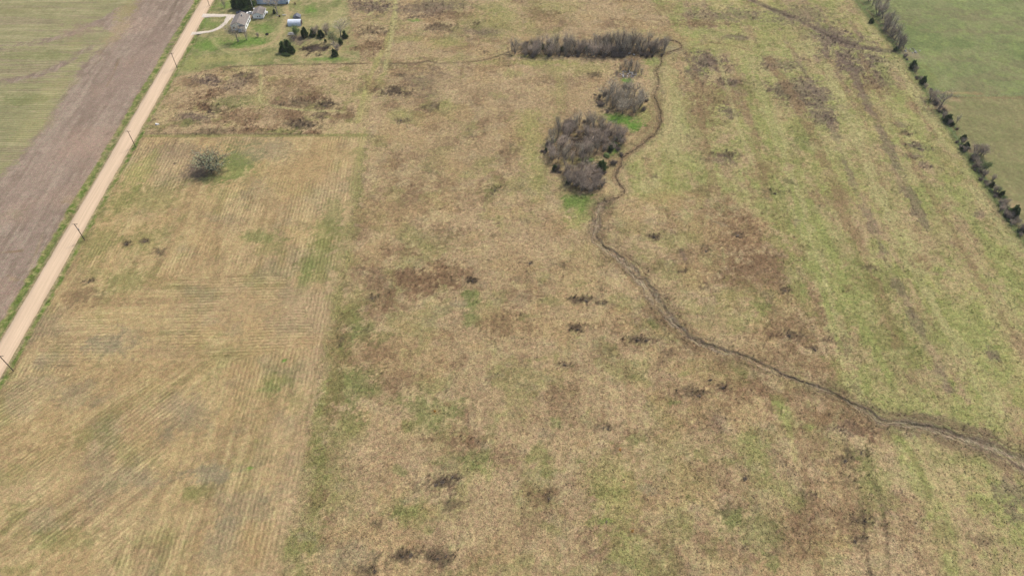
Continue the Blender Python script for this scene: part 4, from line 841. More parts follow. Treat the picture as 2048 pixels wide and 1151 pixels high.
# farm trees
FT = [(('big',0),(477,83),1.2,'large bare tree in front of the white house, left of the pair'), (('bare',1),(494,80),1.0,'narrower bare tree in front of the white house, right of the pair'),
      (('multi',0),(516,74),.45,'small bare bush on the lawn right of the white house'), (('bare',3),(449,16),.72,'small bare tree on the grass above the driveway'), (('big',1),(555,28),1.3,'spreading bare tree between the garage and the blue barn'),
      (('cedar',0),(549,27),.5,'small cedar under the spreading bare tree by the barn'), (('cedar',1),(473,17),1.35,'left cedar of the dark evergreen clump above the parked vehicles'), (('cedar',2),(488,18),1.6,'middle cedar of the dark evergreen clump above the parked vehicles'),
      (('cedar',3),(501,17),1.5,'right cedar of the dark evergreen clump above the parked vehicles'), (('green',0),(592,74),.95,'pale green leafing tree in front of the white arched shed'), (('cedar',1),(610,74),1.15,'dark cedar just right of the leafing tree by the shed'),
      (('cedar',2),(626,72),.9,'cedar second from the shed in the row above the dry pond'), (('cedar',3),(643,74),.9,'cedar third from the shed in the row above the dry pond'), (('multi',1),(634,70),.9,'grey bare tree squeezed between the cedars above the dry pond'),
      (('multi',2),(654,68),1.0,'grey bare tree at the right end of the cedar row above the dry pond'), (('big',2),(682,74),1.1,'large bare tree at the upper right of the dry pond'), (('green',1),(668,86),1.05,'pale olive leafing tree right of the dry pond'),
      (('cedar',0),(690,76),.8,'dark cedar under the large bare tree right of the pond'), (('cedar',1),(682,88),.65,'low cedar behind the olive leafing tree'), (('cedar',2),(670,112),.85,'dark cedar at the lower right of the dry pond'), (('multi',3),(674,102),.8,'bare shrubby tree beside the lower right pond cedar'),
      (('cedar',3),(577,98),1.15,'tall cedar at the back of the clump left of the dry pond'), (('cedar',0),(567,104),1.15,'cedar at the front left of the clump left of the dry pond'), (('cedar',2),(584,105),.95,'cedar at the right of the clump left of the dry pond'), (('cedar',1),(651,84),.38,'tiny round cedar above the dry pond bank'),
      (('multi',0),(588,82),.45,'thin bare bush between the board pile and the cedar clump')]
for k_, p, s, lb in FT: tree(k_, at(*p), s, lb)
tree(('gshrub',0), at(572,111), 1.7, 'grey-green shrub in front of the cedar clump left of the pond', 'shrub'); tree(('gshrub',0), at(596,62), 1.2, 'pale green bush against the end of the arched shed', 'shrub')
# hedge trees
HB = [(1738,2),(1745,12),(1752,20),(1757,30),(1765,37),(1765,22),(1772,46),(1777,56),(1783,62),(1783,72),(1790,78),(1793,88),(1800,92),(1806,98),(1797,98),(1770,60),(1756,5),(1770,10)]
for i, (px, py) in enumerate(HB):
    tree(('bare', i % 5) if i % 3 else ('multi', i % 4), at(px, py), rt.uniform(.85, 1.25), 'bare grey tree in the dense upper end of the right-hand hedgerow', 'tree', 'bare trees at the upper end of the hedgerow')
for px, py, s, lb in [(1742,46,.62,'small cedar at the upper end of the hedgerow, on its near side'),(1791,101,.45,'tiny dark cedar at the foot of the upper hedgerow trees'),(1824,137,.9,'dark cedar below the pale rubble in the hedgerow'),(1845,167,.82,'dark cedar just above the wide bare hedgerow tree'),
                      (1893,243,.86,'cedar just below the wide bare hedgerow tree'),(1903,250,.46,'small cedar touching the lower side of a larger one below the wide bare tree'),(1927,278,.52,'small cedar above a larger one halfway down the hedgerow'),(1929,299,.82,'cedar left of the mauve bare hedgerow tree'),
                      (1944,318,.6,'dark cedar below the mauve bare hedgerow tree'),(2025,432,1.08,'largest and darkest cedar near the lower end of the hedgerow'),(1983,372,.5,'small cedar in the scrub below the pale green hedgerow tree'),(2001,392,.6,'cedar in the scrub above the largest hedgerow cedar'),(2046,462,.7,'dark cedar at the right edge of the picture')]:
    tree(('cedar', int(px) % 4), at(px, py), s, lb)
for key, px, py, s, lb in [(('big',0),1880,215,1.05,'wide bare tree in the hedgerow above the fence corner'),(('multi',1),1862,200,.95,'bushy bare tree joined to the left of the wide hedgerow tree'),(('bare',2),1913,246,.62,'thin bare tree right of two cedars in the hedgerow'),(('multi',2),1952,308,.9,'mauve-brown bare tree right of a cedar halfway down the hedgerow'),
                           (('multi',3),1963,310,.8,'second mauve bare tree, on the pasture side of the hedgerow middle'),(('green',0),1970,342,.7,'pale green leafing tree halfway down the hedgerow'),(('green',1),1958,330,.5,'small olive leafing tree in the hedgerow beside the pale green one'),(('multi',0),1832,142,.45,'low bare bush right of the upper dark cedar'),
                           (('multi',1),1990,382,.5,'bare scrub below the pale green hedgerow tree'),(('green',1),1996,386,.45,'small olive bush in the lower hedgerow scrub'),(('multi',2),2010,408,.5,'bare scrub just above the largest hedgerow cedar'),(('green',0),2006,402,.4,'small green bush above the largest hedgerow cedar'),
                           (('multi',3),2040,462,.65,'bare dark bush at the lower right end of the hedgerow'),(('multi',0),2060,488,.6,'bare bush where the hedgerow leaves the picture'),(('multi',2),1985,360,.45,'low bare scrub on the pasture side of the hedgerow')]:
    tree(key, at(px, py), s, lb)
for i in range(40):
    y_ = P(0, 105+rt.random()**.8*390)[1]; x_ = float(np.interp(y_, [p[1] for p in hu[::-1]], [p[0] for p in hu[::-1]]))
    tree(('multi', i % 4) if i % 4 else ('bare', i % 5), (x_+rt.uniform(.5, 4.5), y_, 0), rt.uniform(.28, .55), 'small bare bushy tree between the cedars of the %s hedgerow' % ('upper' if y_ > P(0, 235)[1] else 'lower'), 'shrub', 'bare bushes filling the %s hedgerow' % ('upper' if y_ > P(0, 235)[1] else 'lower'))
for i in range(46):                                    # low scrub filling the hedge line
    t = rt.uniform(0, 1); y_ = P(0, 110+t*380)[1]; x_ = float(np.interp(y_, [p[1] for p in hu[::-1]], [p[0] for p in hu[::-1]]))
    pt = 'upper' if y_ > P(0, 235)[1] else ('lower' if y_ < P(0, 350)[1] else 'middle')
    tree(('shrub', i % 3) if i % 3 else ('gshrub', 0), (x_+rt.uniform(.5, 5), y_, 0), rt.uniform(.6, 1.2), 'low %s scrub bush in the %s part of the hedgerow line' % ('bare' if i % 3 else 'green', pt), 'shrub', '%s scrub along the %s hedgerow' % ('bare' if i % 3 else 'green', pt))
# field shrubs
FS = [(990,382),(945,562),(1160,599),(1172,602),(1205,607),(1155,659),(1275,680),(1292,681),(1130,730),(1060,527),(745,597),(1207,856),(1216,858),(885,964),(905,955),(872,970),(1385,790),(1398,792),(1446,775),(805,1113),(822,1110),(875,1117),(892,1112),(1308,475),
      (1630,700),(1578,672),(1570,582),(1475,472),(1098,996),(1213,1043),(290,484),(253,489),(318,505),(178,565),(350,329),(1490,957),(1710,1082),(1730,1042),(1690,922),(1722,906),(785,186),(800,185),(772,188),(802,242),(1420,760),(1550,388),(1452,313),(650,213),
      (605,250),(618,250),(592,252),(1196,150),(1190,190),(1193,205),(750,1142),(1838,298),(1412,503)]
for i, (px, py) in enumerate(FS):
    near = 'stubble field' if (px < 360 and py > 300) else 'rough grass'
    cw = ['zero','one','two','three','four','five','six','seven','eight','nine','ten']
    lab = 'low dark leafless bush in the %s, %s tenths across and %s tenths down' % (near, cw[int(round(px/204.8))], cw[int(round(py/115.1))])
    tree(('shrub', i % 3), at(px, py), rt.uniform(.3, .65)*(.75 if px < 360 else 1), lab, 'shrub', 'dark bushes dotted over the %s' % near, zs=.8)

# ------------------------------------------------------------------ buildings
def gable_building(name, loc, rz, W, D, h, rise, label, wall, roofm, over=.35, wins=(), doors=(), thick=.14, chimney=None):
    e = empty(name, loc, rz, label, 'building')
    # W along X, D along Y, origin at the middle of the front wall foot (front faces -Y)
    w_ = MB(); w_.prism([(-W/2, 0), (W/2, 0), (W/2, h), (0, h+rise), (-W/2, h)], 0, D); w_.build('wall', wall, e)
    sl_ = rise/(W/2)
    for sgn in (-1, 1):
        x1 = sgn*(W/2+over); z1 = h-sl_*over
        b = MB(); b.prism([(0, h+rise+.02), (x1, z1+.02), (x1, z1+.02+thick), (0, h+rise+.02+thick)] if sgn > 0 else [(x1, z1+.02), (0, h+rise+.02), (0, h+rise+.02+thick), (x1, z1+.02+thick)], -over, D+over)
        b.build('roof', roofm, e)
        f_ = MB(); f_.quadbox((sgn*(W/2+over+.03), D/2, z1+.08), (.05, D+2*over, .2)); f_.build('fascia', M['trim'], e)
    for (side, pos, z, ww, hh) in wins:
        f_ = MB(); g_ = MB()
        if side == 'F': f_.quadbox((pos, -.04, z), (ww+.2, .08, hh+.2)); g_.quadbox((pos, -.09, z), (ww, .04, hh))
        if side == 'R': f_.quadbox((W/2+.04, pos, z), (.08, ww+.2, hh+.2)); g_.quadbox((W/2+.09, pos, z), (.04, ww, hh))
        if side == 'L': f_.quadbox((-W/2-.04, pos, z), (.08, ww+.2, hh+.2)); g_.quadbox((-W/2-.09, pos, z), (.04, ww, hh))
        o = f_.build('window', M['trim'], e); g_.build('pane', M['glass'], o)
    for (side, pos, ww, hh, mt) in doors:
        d_ = MB()
        if side == 'R': d_.quadbox((W/2+.05, pos, hh/2+.02), (.1, ww, hh))
        if side == 'F': d_.quadbox((pos, -.05, hh/2+.02), (ww, .1, hh))
        if side == 'L': d_.quadbox((-W/2-.05, pos, hh/2+.02), (.1, ww, hh))
        o = d_.build('door', M[mt], e)
    return e
rz0 = -math.atan(rdx)
house = gable_building('farmhouse', at(478, 61), rz0, 8.2, 12.5, 3.1, 1.9, 'white farmhouse with a grey-brown roof behind two bare trees', M['white'], M['shingle'],
    wins=[('F', -2.6, 1.6, 1.1, 1.2), ('F', .2, 1.6, .9, 1.2), ('R', 2.2, 1.7, 1.0, 1.2), ('R', 5.6, 1.7, 1.0, 1.2), ('R', 10.4, 1.7, 1.0, 1.2), ('L', 4, 1.7, 1.0, 1.2), ('L', 8.5, 1.7, 1.0, 1.2)], doors=[('R', 8.0, 1.0, 2.1, 'glass'), ('L', 6.2, 1.0, 2.1, 'trim')])
b = MB(); b.prism([(-.1, 2.95), (-2.2, 2.35), (-2.2, 2.47), (-.1, 3.07)][::-1], .1, 4.4, axis='X'); b.build('porch_roof', M['shingle'], house)
for x in (.3, 2.3, 4.2): b = MB(); b.quadbox((x, -2.05, 1.18), (.14, .14, 2.34)); b.build('porch_post', M['trim'], house)
b = MB(); b.quadbox((2.25, -1.15, .15), (4.3, 2.1, .3)); b.build('porch_floor', M['conc'], house)
b = MB(); b.quadbox((1.2, 8.5, 5.1), (.6, .6, 1.3)); b.build('chimney', M['conc'], house)
garage = gable_building('garage', at(517, 37.5), rz0, 6.2, 8.0, 2.5, 1.3, 'small white garage with two small front windows and grey gable roof', M['white'], M['shingle'],
    wins=[('F', -.1, 1.3, .55, .8), ('F', 1.15, 1.3, .55, .8), ('R', 3, 1.4, .8, .8)], doors=[('L', 4.5, 3.0, 2.1, 'trim')])
barn = empty('barn', at(546, 8.5), rz0, 'long pale blue metal barn at the top edge of the picture', 'building')
b = MB(); b.prism([(0, 0), (11, 0), (11, 4.2), (5.5, 6.4), (0, 4.2)][::-1], -9.6, 9.6, axis='X'); b.build('wall', M['metal'], barn)
for i in range(32):
    b = MB(); b.quadbox((-9.3+i*.6, -.04, 2.05), (.12, .07, 4.1)); b.build('rib', M['metal'], barn)
for y0, z0, y1, z1 in ((-.4, 4.1, 5.5, 6.46), (5.5, 6.46, 11.4, 4.1)):
    b = MB(); b.prism([(y0, z0), (y1, z1), (y1, z1+.1), (y0, z0+.1)][::-1], -10, 10, axis='X'); b.build('roof', M['metal'], barn)
b = MB(); b.quadbox((8.9, -.1, .5), (1.2, .1, 1.0)); b.build('vent', M['dmetal'], barn)
# arched shed
shed = empty('arched_shed', at(589, 53), rz0, 'small white arched metal shed beside the pale green tree', 'shed')
Rr = 2.5; pr = [(Rr-Rr*math.cos(math.pi*k_/12), .6+Rr*math.sin(math.pi*k_/12)*.92) for k_ in range(13)]
out_ = [(0, 0)]+pr+[(2*Rr, 0)]
b = MB(); b.prism([(y+.0, z) for y, z in [(.08, 0)]+[(Rr+(y-Rr)*.96, z*.97) for y, z in pr]+[(2*Rr-.08, 0)]], -3.9, 3.9, axis='X'); b.build('wall', M['dmetal'], shed)
for i in range(7):
    x0 = -3.85+i*1.1; b = MB(); n_ = len(out_)
    for k_ in range(n_-1):
        (y1, z1), (y2, z2) = out_[k_], out_[k_+1]; zo = .02*(i % 2)
        b.face([(x0, y1, z1+zo), (x0+1.1, y1, z1+zo), (x0+1.1, y2, z2+zo), (x0, y2, z2+zo)])
    b.build('roof_sheet', M['wmetal'], shed)
b = MB(); b.quadbox((3.95, Rr, 1.05), (.1, 1.6, 2.1)); b.build('door', M['rust'], shed)
lean = empty('dark_shed', at(594, 40.2), rz0, 'low dark grey hut directly behind the white arched shed', 'shed')
b = MB(); b.prism([(-1.9, 0), (1.9, 0), (1.9, 1.6), (0, 2.7), (-1.9, 1.6)], 0, 3.2); b.build('wall', M['dmetal'], lean)
for sgn in (-1, 1):
    b = MB(); pr2 = [(0, 2.74), (sgn*2.2, 1.5), (sgn*2.2, 1.6), (0, 2.84)]; b.prism(pr2 if sgn > 0 else pr2[::-1], -.2, 3.4); b.build('roof', M['dmetal'], lean)
# deck
dk = empty('wooden_deck', at(500, 34.5), rz0, 'tan wooden deck between the white house and the garage', 'deck')
for i in range(9): b = MB(); b.quadbox((0, -1.6+i*.4, .22), (2.8, .37, .08)); b.build('board', M['tanw'], dk)
for x, y in ((-1.3, -1.5), (1.3, -1.5), (-1.3, 1.5), (1.3, 1.5)): b = MB(); b.quadbox((x, y, .09), (.12, .12, .17)); b.build('leg', M['tanw'], dk)

# ------------------------------------------------------------------ vehicles
def wheels(e, xs_, w_, r=.33):
    for x in xs_:
        for s_ in (-1, 1):
            b = MB(); b.tube((x, s_*(w_/2-.12), r), (x, s_*(w_/2+.06), r), r, r, 14); o = b.build('wheel', M['tyre'], e)
            b = MB(); b.tube((x, s_*(w_/2+.05), r), (x, s_*(w_/2+.075), r), r*.55, r*.5, 10); b.build('rim', M['steel'], o)
def sweep_body(prof, w_, inset=.12):
    b = MB(); n = len(prof); k0 = 0
    lays = [(-w_/2, .90), (-w_/2+inset, 1.0), (w_/2-inset, 1.0), (w_/2, .90)]
    zc = sum(z for _, z in prof)/n
    for y, s_ in lays:
        for x, z in prof: b.v.append((x*(.985 if s_ < 1 else 1), y, zc+(z-zc)*s_))
    for l in range(3):
        for i in range(n): j = (i+1) % n; b.f.append([l*n+i, l*n+j, (l+1)*n+j, (l+1)*n+i])
    b.f.append(list(range(n))[::-1]); b.f.append([3*n+i for i in range(n)])
    return b
car = empty('parked_car', at(500.5, 28.2), rz0+math.pi, 'white parked car with dark windows beside the garage', 'car')
sweep_body([(-2.25, .35), (2.2, .35), (2.3, .6), (2.15, .82), (1.0, .95), (-1.6, .98), (-2.2, .92), (-2.3, .6)], 1.8).build('body', M['carw'], car)
sweep_body([(-1.55, .95), (.95, .92), (.35, 1.36), (-1.0, 1.38)], 1.55, .2).build('window', M['glass'], car)
b = MB(); b.quadbox((-.3, 0, 1.41), (1.3, 1.2, .06), top=.92); b.build('roof', M['carw'], car)
wheels(car, (-1.4, 1.4), 1.8)
for s_ in (-1, 1):
    b = MB(); b.quadbox((2.24, s_*.65, .68), (.1, .35, .14)); b.build('headlight', M['glass'], car)
pk = empty('pickup_truck', at(482, 27.8), rz0+math.pi, 'dark blue pickup truck parked left of the white car', 'pickup truck')
sweep_body([(-2.7, .45), (2.6, .45), (2.7, .7), (2.6, 1.0), (1.2, 1.12), (-.6, 1.12), (-.65, .72), (-2.7, .72)], 1.95).build('body', M['card'], pk)
for s_ in (-1, 1): b = MB(); b.quadbox((-1.65, s_*.9, .92), (2.1, .1, .44)); b.build('bed_side', M['card'], pk)
b = MB(); b.quadbox((-2.68, 0, .92), (.08, 1.9, .44)); b.build('tailgate', M['card'], pk)
b = MB(); b.quadbox((-1.65, 0, 1.17), (2.15, 1.95, .05)); 
sweep_body([(-.6, 1.10), (1.25, 1.10), (.7, 1.62), (-.45, 1.66)], 1.7, .2).build('window', M['glass'], pk)
b = MB(); b.quadbox((.1, 0, 1.69), (1.0, 1.35, .06), top=.92); b.build('roof', M['card'], pk)
b = MB(); b.quadbox((-1.65, 0, .76), (2.0, 1.6, .05)); b.build('bed', M['steel'], pk)
wheels(pk, (-1.75, 1.7), 1.95, .38)

# ------------------------------------------------------------------ utility poles
def pole(px, py, hgt, label, light=False, arm=True):
    e = empty('utility_pole', at(px, py), rz0, label, 'utility pole', 'utility poles along the road' if arm else None)
    b = MB(); b.tube((0, 0, -.3), (0, 0, hgt), .19, .13, 8); b.build('pole', M['pole'] if arm else M['conc'], e)
    if arm:
        b = MB(); b.quadbox((0, .16, hgt-.35), (2.4, .12, .14)); b.build('crossarm', M['pole'], e)
        for s_ in (-1, 1): b = MB(); b.tube((s_*.75, .16, hgt-.38), (0, .1, hgt-1.1), .03, .03, 4); b.build('brace', M['steel'], e)
        for x in (-1.05, 0, 1.05): b = MB(); b.tube((x, .16, hgt-.28) if x else (0, 0, hgt), (x, .16, hgt-.05) if x else (0, 0, hgt+.25), .06, .04, 6); b.build('insulator', M['conc'], e)
    else:
        b = MB(); b.tube((0, 0, hgt-.4), (-.9, 0, hgt), .04, .04, 5); b.build('arm', M['steel'], e)
        b = MB(); b.tube((-.9, 0, hgt+.05), (-.9, 0, hgt-.3), .22, .14, 8); b.build('lamp', M['trim'], e)
    return e
pole(419, 12, 9, 'utility pole at the top edge of the picture beside the road')
pole(354.5, 136, 9, 'utility pole beside the road across from the driveway loop, second from the top')
pole(271, 293, 9, 'utility pole beside the road near the small white box, third from the top')
p3 = pole(169, 479, 9, 'utility pole with a transformer beside the road at mid height of the picture')
b = MB(); b.tube((.33, -.1, 5.4), (.33, -.1, 6.3), .24, .24, 10); b.build('transformer', M['steel'], p3)
pole(27, 741, 9, 'utility pole at the left edge of the picture, lowest on the road')
pole(507, 20, 9, 'slim pale yard light pole beside the garage', arm=False)

# ------------------------------------------------------------------ small things
e = empty('white_box', at(315, 250), 0, 'small white box on a pad in the dry grass beside the gravel road', 'utility box')
b = MB(); b.quadbox((0, 0, .06), (2.0, 1.5, .12)); b.build('pad', M['conc'], e)
b = MB(); b.quadbox((-.4, 0, .5), (.8, .8, .76), top=.9); b.build('cabinet', M['trim'], e)
b = MB(); b.tube((.5, .1, .1), (.5, .1, .8), .28, .24, 10); b.build('riser', M['trim'], e)
b = MB(); b.quadbox((-.4, -.41, .5), (.5, .04, .5)); b.build('door', M['steel'], e)
e = empty('barrel', at(590.5, 9), 0, 'dark rusty barrel standing in the grass right of the blue barn', 'barrel')
b = MB(); b.tube((0, 0, 0), (0, 0, 1.1), .38, .38, 12); b.build('drum', M['rust'], e); 
for z in (.36, .72, 1.08): b = MB(); b.tube((0, 0, z), (0, 0, z+.05), .41, .41, 12); b.build('hoop', M['rust'], e)
e = empty('fire_pit', at(534, 69), 0, 'round black fire pit on the lawn right of the house', 'fire pit')
b = MB()
for k_ in range(12): a = k_*math.pi/6; b.tube((math.cos(a)*.8, math.sin(a)*.8, -.02), (math.cos(a)*.8, math.sin(a)*.8, .38), .22, .2, 6)
b.build('rim', M['black'], e); b = MB(); b.tube((0, 0, 0), (0, 0, .08), .75, .75, 12); b.build('ash_bed', M['black'], e)
def board_pile(px, py, n, L, W, label, mat, seed, name='board_pile', sp=1.0):
    e = empty(name, at(px, py), rz0, label, 'board pile'); rg = random.Random(seed)
    for i in range(n):
        b = MB(); b.quadbox((rg.uniform(-sp, sp)*.5, rg.uniform(-sp, sp), .1+i*.06), (L*rg.uniform(.7, 1), W, .05), rz=rg.uniform(-.25, .25)); b.build('board', M[mat], e)
    return e
board_pile(584, 68.5, 12, 4.2, .35, 'stack of pale boards in front of the leafing tree by the shed', 'junkw', 1)
board_pile(554.5, 31.8, 3, 2.0, .3, 'few pale boards left on the grass below the spreading bare tree', 'junkw', 2, sp=.3)
board_pile(569, 30.5, 4, 2.6, .4, 'pale plank lying beside the farm track', 'junkw', 3, sp=.3)
e = empty('burn_barrel', at(559.5, 33.5), 0, 'squat dark barrel beside the pale boards below the bare tree', 'barrel')
b = MB(); b.tube((0, 0, 0), (0, 0, .85), .5, .5, 12); b.build('drum', M['black'], e); b = MB(); b.tube((0, 0, .8), (0, 0, .88), .54, .54, 12); b.build('rim', M['rust'], e)
e = empty('propane_tank', at(534.5, 27.5), rz0+math.pi/2, 'small cream tank against the right side of the garage', 'tank')
b = MB(); b.tube((-.9, 0, .75), (.9, 0, .75), .42, .42, 12); b.tube((.9, 0, .75), (1.1, 0, .75), .42, .2, 12); b.tube((-.9, 0, .75), (-1.1, 0, .75), .42, .2, 12); b.build('shell', M['trim'], e)
for x in (-.6, .6): b = MB(); b.quadbox((x, 0, .18), (.15, .7, .36)); b.build('leg', M['conc'], e)
e = empty('white_bin', at(509.5, 20.5), rz0, 'white bin at the far left corner of the garage', 'bin')
b = MB(); b.quadbox((0, 0, .55), (1.0, .9, 1.1), top=1.08); b.build('bin_body', M['trim'], e); b = MB(); b.quadbox((0, 0, 1.14), (1.15, 1.05, .08)); b.build('lid', M['trim'], e)
e = empty('rusty_bin', at(508.5, 23.5), rz0, 'reddish brown crate beside the left side of the garage', 'crate')
b = MB(); b.quadbox((0, 0, .35), (.9, .8, .7)); b.build('crate_body', M['rust'], e); b = MB(); b.quadbox((0, 0, .74), (1.0, .9, .07)); b.build('lid', M['rust'], e)
def rubble(px, py, n, rx, ry, label, seed, big=.5):
    e = empty('rubble_heap', at(px, py), 0, label, 'rubble heap'); rg = random.Random(seed)
    meshes = []
    for k_ in range(3):
        b = MB(); b.quadbox((0, 0, .15), (big*rg.uniform(.7, 1.5), big*rg.uniform(.5, 1), .3), top=.8, tilt=.15); meshes.append(b.mesh('slab', M[('junkw', 'conc', 'wood')[k_]]))
    for i in range(n):
        o = bpy.data.objects.new('slab', rg.choice(meshes)); C.objects.link(o); o.parent = e
        a = rg.uniform(0, 6.28); r_ = math.sqrt(rg.random()); o.location = (math.cos(a)*r_*rx, math.sin(a)*r_*ry, rg.uniform(-.05, .5)*(1.2-r_)); o.rotation_euler = (rg.gauss(0, .4), rg.gauss(0, .4), rg.uniform(0, 6.28)); s_ = rg.uniform(.5, 1.3); o.scale = (s_, s_, s_)
    return e
rubble(1257, 149, 60, 4.5, 4.0, 'grey and white rubble heap under slender bare trees below the long thicket', 5)
rubble(1246, 109, 22, 7, 2.5, 'white scrap scattered under the tallest trees of the long thicket', 6, .8)
rubble(1150, 112, 6, 2.5, .8, 'few white slabs at the lower edge of the long thicket, left of its middle', 7)
rubble(1825, 102, 26, 4.5, 3.2, 'pale broken slabs in the gap of the hedgerow above the cedars', 8, .6)
for px, py, lb in [(1240, 899, 'small orange clump in the dry grass at the lower right of the centre'), (870, 822, 'small orange clump on the green patch below the centre left'), (1265, 1062, 'faint orange clump near the lower edge right of the centre')]:
    b = MB(); rg = random.Random(px)
    for k_ in range(60):
        a = rg.uniform(0, 6.28); d = Vector((math.cos(a)*.8, math.sin(a)*.8, rg.uniform(.3, 1.2))).normalized(); sliver(b, Vector((rg.gauss(0, .15), rg.gauss(0, .15), 0)), d, rg.uniform(.35, .7), .14, rg)
    o = b.build('orange_clump', M['orange']); o.location = at(px, py, .0); tag(o, lb, 'weed clump')
# fallen log in the grove clearing
tk = MB(); tk.tube((-5, 0, .4), (3.5, .6, .5), .22, .12, 6); tk.tube((-1, .1, .4), (1.5, 2.0, .9), .12, .04, 5); tk.tube((1, .3, .45), (2.8, -1.2, .8), .1, .03, 5)
o = tk.build('fallen_log', M['wood'], loc=at(1141, 279)); tag(o, 'pale fallen log across the dark opening in the large grove', 'log')
# wire fences
def fence(px, spacing, label, h_=1.2):
    pts = PX(px); e = empty('wire_fence', (*pts[0], 0), 0, label, 'fence'); x0, y0 = pts[0]
    pm_ = MB().tube((0, 0, -.2), (0, 0, h_+.1), .07, .06, 5).mesh('post', M['wood']); wr = MB(); prev = None
    for (x1, y1), (x2, y2) in zip(pts[:-1], pts[1:]):
        n = max(1, int(math.hypot(x2-x1, y2-y1)/spacing))
        for k_ in range(n+1):
            x = x1+(x2-x1)*k_/n-x0; y = y1+(y2-y1)*k_/n-y0
            if prev:
                for z in (.45, .8, 1.15): wr.tube((prev[0], prev[1], z), (x, y, z), .012, .012, 3, cap=False)
            if prev is None or math.hypot(x-prev[0], y-prev[1]) > .1:
                o = bpy.data.objects.new('post', pm_); C.objects.link(o); o.parent = e; o.location = (x, y, 0)
            prev = (x, y)
    wr.build('wire', M['steel'], e)
    return e
fence([(1885, 197), (1960, 194), (2060, 190)], 4.0, 'wire fence on wooden posts crossing the far green pasture from the hedgerow')
fence([(1726, 10), (1806, 108), (1856, 190), (1926, 300), (2004, 420), (2052, 488)], 6.0, 'wire fence on wooden posts running along the hedgerow')

# ------------------------------------------------------------------ thin spring haze
hz = MB(); hz.quadbox((0, 0, 102), (16000, 16000, 206)); hm = bpy.data.materials.new('haze'); hm.use_nodes = True; hn = hm.node_tree
hn.nodes.remove(hn.nodes['Principled BSDF']); pv = hn.nodes.new('ShaderNodeVolumePrincipled'); pv.inputs['Density'].default_value = .00007; pv.inputs['Color'].default_value = (.92, .94, .96, 1); pv.inputs['Anisotropy'].default_value = .2
hn.links.new(pv.outputs[0], hn.nodes['Material Output'].inputs['Volume']); hzo = hz.build('haze', hm); hzo['kind'] = 'stuff'

# ------------------------------------------------------------------ grass stuff (instanced tufts carrying the colour of the sward they grow in)
def gn_scatter(name, pts, rots, scales, tints, mesh):
    me = bpy.data.meshes.new(name); me.vertices.add(len(pts)); me.vertices.foreach_set('co', pts.astype(np.float32).ravel())
    for k_, ty, d, f_ in (('scl', 'FLOAT', scales, 'value'), ('rot', 'FLOAT', rots, 'value'), ('tint', 'FLOAT_COLOR', np.concatenate([tints, np.ones((len(pts), 1))], 1), 'color')):
        a = me.attributes.new(k_, ty, 'POINT'); a.data.foreach_set(f_, d.astype(np.float32).ravel())
    o = bpy.data.objects.new(name, me); C.objects.link(o)
    g = bpy.data.node_groups.new(name+'_nodes', 'GeometryNodeTree')
    g.interface.new_socket('Geometry', in_out='INPUT', socket_type='NodeSocketGeometry'); g.interface.new_socket('Geometry', in_out='OUTPUT', socket_type='NodeSocketGeometry')
    gi_ = g.nodes.new('NodeGroupInput'); go = g.nodes.new('NodeGroupOutput'); ip = g.nodes.new('GeometryNodeInstanceOnPoints')
    # blades as a tiny mesh held in the tree through an object-free mesh: built with a mesh object parented here
    oi = g.nodes.new('GeometryNodeObjectInfo'); src = bpy.data.objects.new(name+'_source', mesh); oi.inputs['Object'].default_value = src; oi.inputs['As Instance'].default_value = True
    def na(nm, dt):
        n_ = g.nodes.new('GeometryNodeInputNamedAttribute'); n_.data_type = dt; n_.inputs['Name'].default_value = nm; return n_.outputs[0]
    cx = g.nodes.new('ShaderNodeCombineXYZ'); g.links.new(na('rot', 'FLOAT'), cx.inputs[2])
    g.links.new(gi_.outputs[0], ip.inputs['Points']); g.links.new(oi.outputs['Geometry'], ip.inputs['Instance']); g.links.new(cx.outputs[0], ip.inputs['Rotation']); g.links.new(na('scl', 'FLOAT'), ip.inputs['Scale'])
    g.links.new(ip.outputs[0], go.inputs[0])
    md = o.modifiers.new('scatter', 'NODES'); md.node_group = g; me.materials.append(mesh.materials[0])
    o['kind'] = 'stuff'
    return o
rg = random.Random(8)
tm = MB()
for k_ in range(16):
    a = rg.uniform(0, 6.28); rr = rg.random()*.28; d = Vector((math.cos(a)*.7, math.sin(a)*.7, rg.uniform(.5, 1.3))).normalized()
    sliver(tm, Vector((math.cos(a)*rr, math.sin(a)*rr, 0)), d, rg.uniform(.2, .48), .09, rg)
tuft_mesh = tm.mesh('tuft', M['tuft'])
wm = MB()
for k_ in range(14):
    a = rg.uniform(0, 6.28); rr = rg.random()*.35; d = Vector((rg.gauss(0, .22), rg.gauss(0, .22), 1)).normalized(); p = Vector((math.cos(a)*rr, math.sin(a)*rr, 0)); L = rg.uniform(.6, 1.1)
    sliver(wm, p, d, L, .06, rg)
    for j in range(2): sliver(wm, p+d*L*rg.uniform(.4, .8), (d+perp(d, rg)*.7).normalized(), L*.35, .05, rg)
weed_mesh = wm.mesh('weed', M['tuft'])
RS = np.random.RandomState(11)
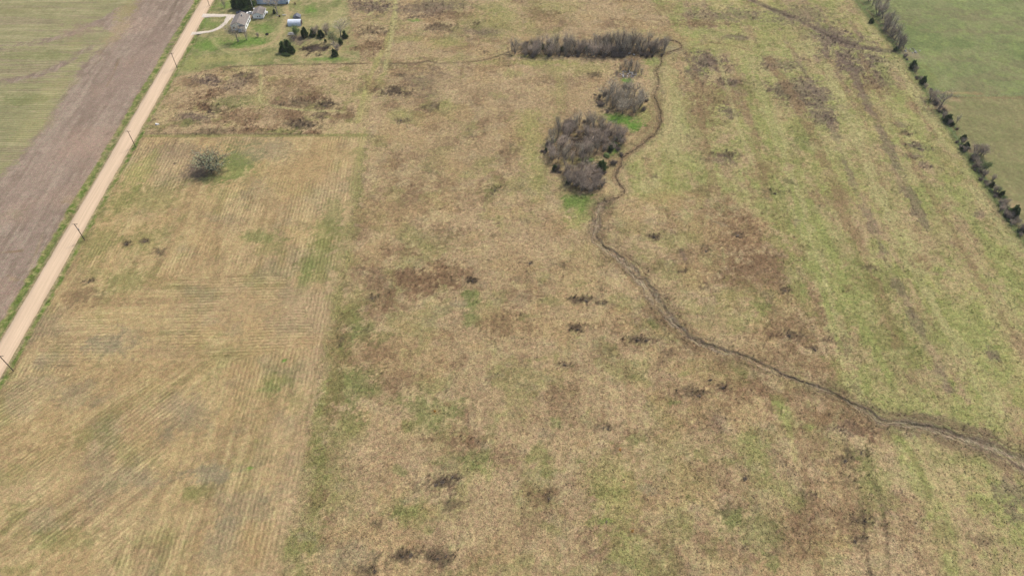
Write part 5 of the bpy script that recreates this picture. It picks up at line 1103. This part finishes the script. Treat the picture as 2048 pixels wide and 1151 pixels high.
def bil(a, x, y):
    i = np.clip(((x-xf[0])/G), 0, len(xf)-2); j = np.clip(((y-yf[0])/G), 0, len(yf)-2); i0 = i.astype(int)+7; j0 = j.astype(int)+8
    return a[j0, i0]
def vis(x, y): return np.abs(x) < 12+.78*(y*ct+H*st_)
NT = 210000
px_ = RS.uniform(-330, 330, NT*2); py_ = RS.uniform(60, 432, NT*2); m = vis(px_, py_); px_ = px_[m][:NT]; py_ = py_[m][:NT]
tl2 = bil(tall, px_, py_); rr_ = bil(reg, px_, py_); keep = (tl2 > .2) & ~((rr_ == 2) & (RS.rand(len(px_)) < .6)) & (RS.rand(len(px_)) < (tl2+.2)*(.25+.9*ss(.36, .6, bil(n4*.5+n10*.5, px_, py_))))
px_ = px_[keep]; py_ = py_[keep]; tn = bil(col, px_, py_)*RS.uniform(.86, 1.28, (len(px_), 1)); rr_ = rr_[keep]
sc_ = RS.uniform(.4, 1.05, len(px_))*np.where(rr_ == 2, .45, np.where(rr_ == 4, .4, 1))
o = gn_scatter('grass_tufts', np.stack([px_, py_, bil(zt, px_, py_)-.02], -1), RS.uniform(0, 6.28, len(px_)), sc_, tn, tuft_mesh)
print('TUFTS', len(px_))
N2 = 200000
px_ = RS.uniform(-330, 330, N2*3); py_ = RS.uniform(60, 432, N2*3); m = vis(px_, py_); px_ = px_[m]; py_ = py_[m]
bb = bil(brush, px_, py_); keep = RS.rand(len(px_)) < np.clip(bb-.15, 0, 1)*.24; px_ = px_[keep]; py_ = py_[keep]
tn = bil(col, px_, py_)*.45+lin((106,90,74))*.55*RS.uniform(.7, 1.35, (len(px_), 1))
o = gn_scatter('weed_stalks', np.stack([px_, py_, bil(zz, px_, py_)-.02], -1), RS.uniform(0, 6.28, len(px_)), RS.uniform(.6, 1.3, len(px_)), tn, weed_mesh)
print('WEEDS', len(px_))
print('MEAN', {names[k][0]: np.round((np.clip(col[(reg == k) & (Y > 60) & (Y < 430)].mean(0)/ALB, 0, 1))**(1/2.2)*255) for k in names})
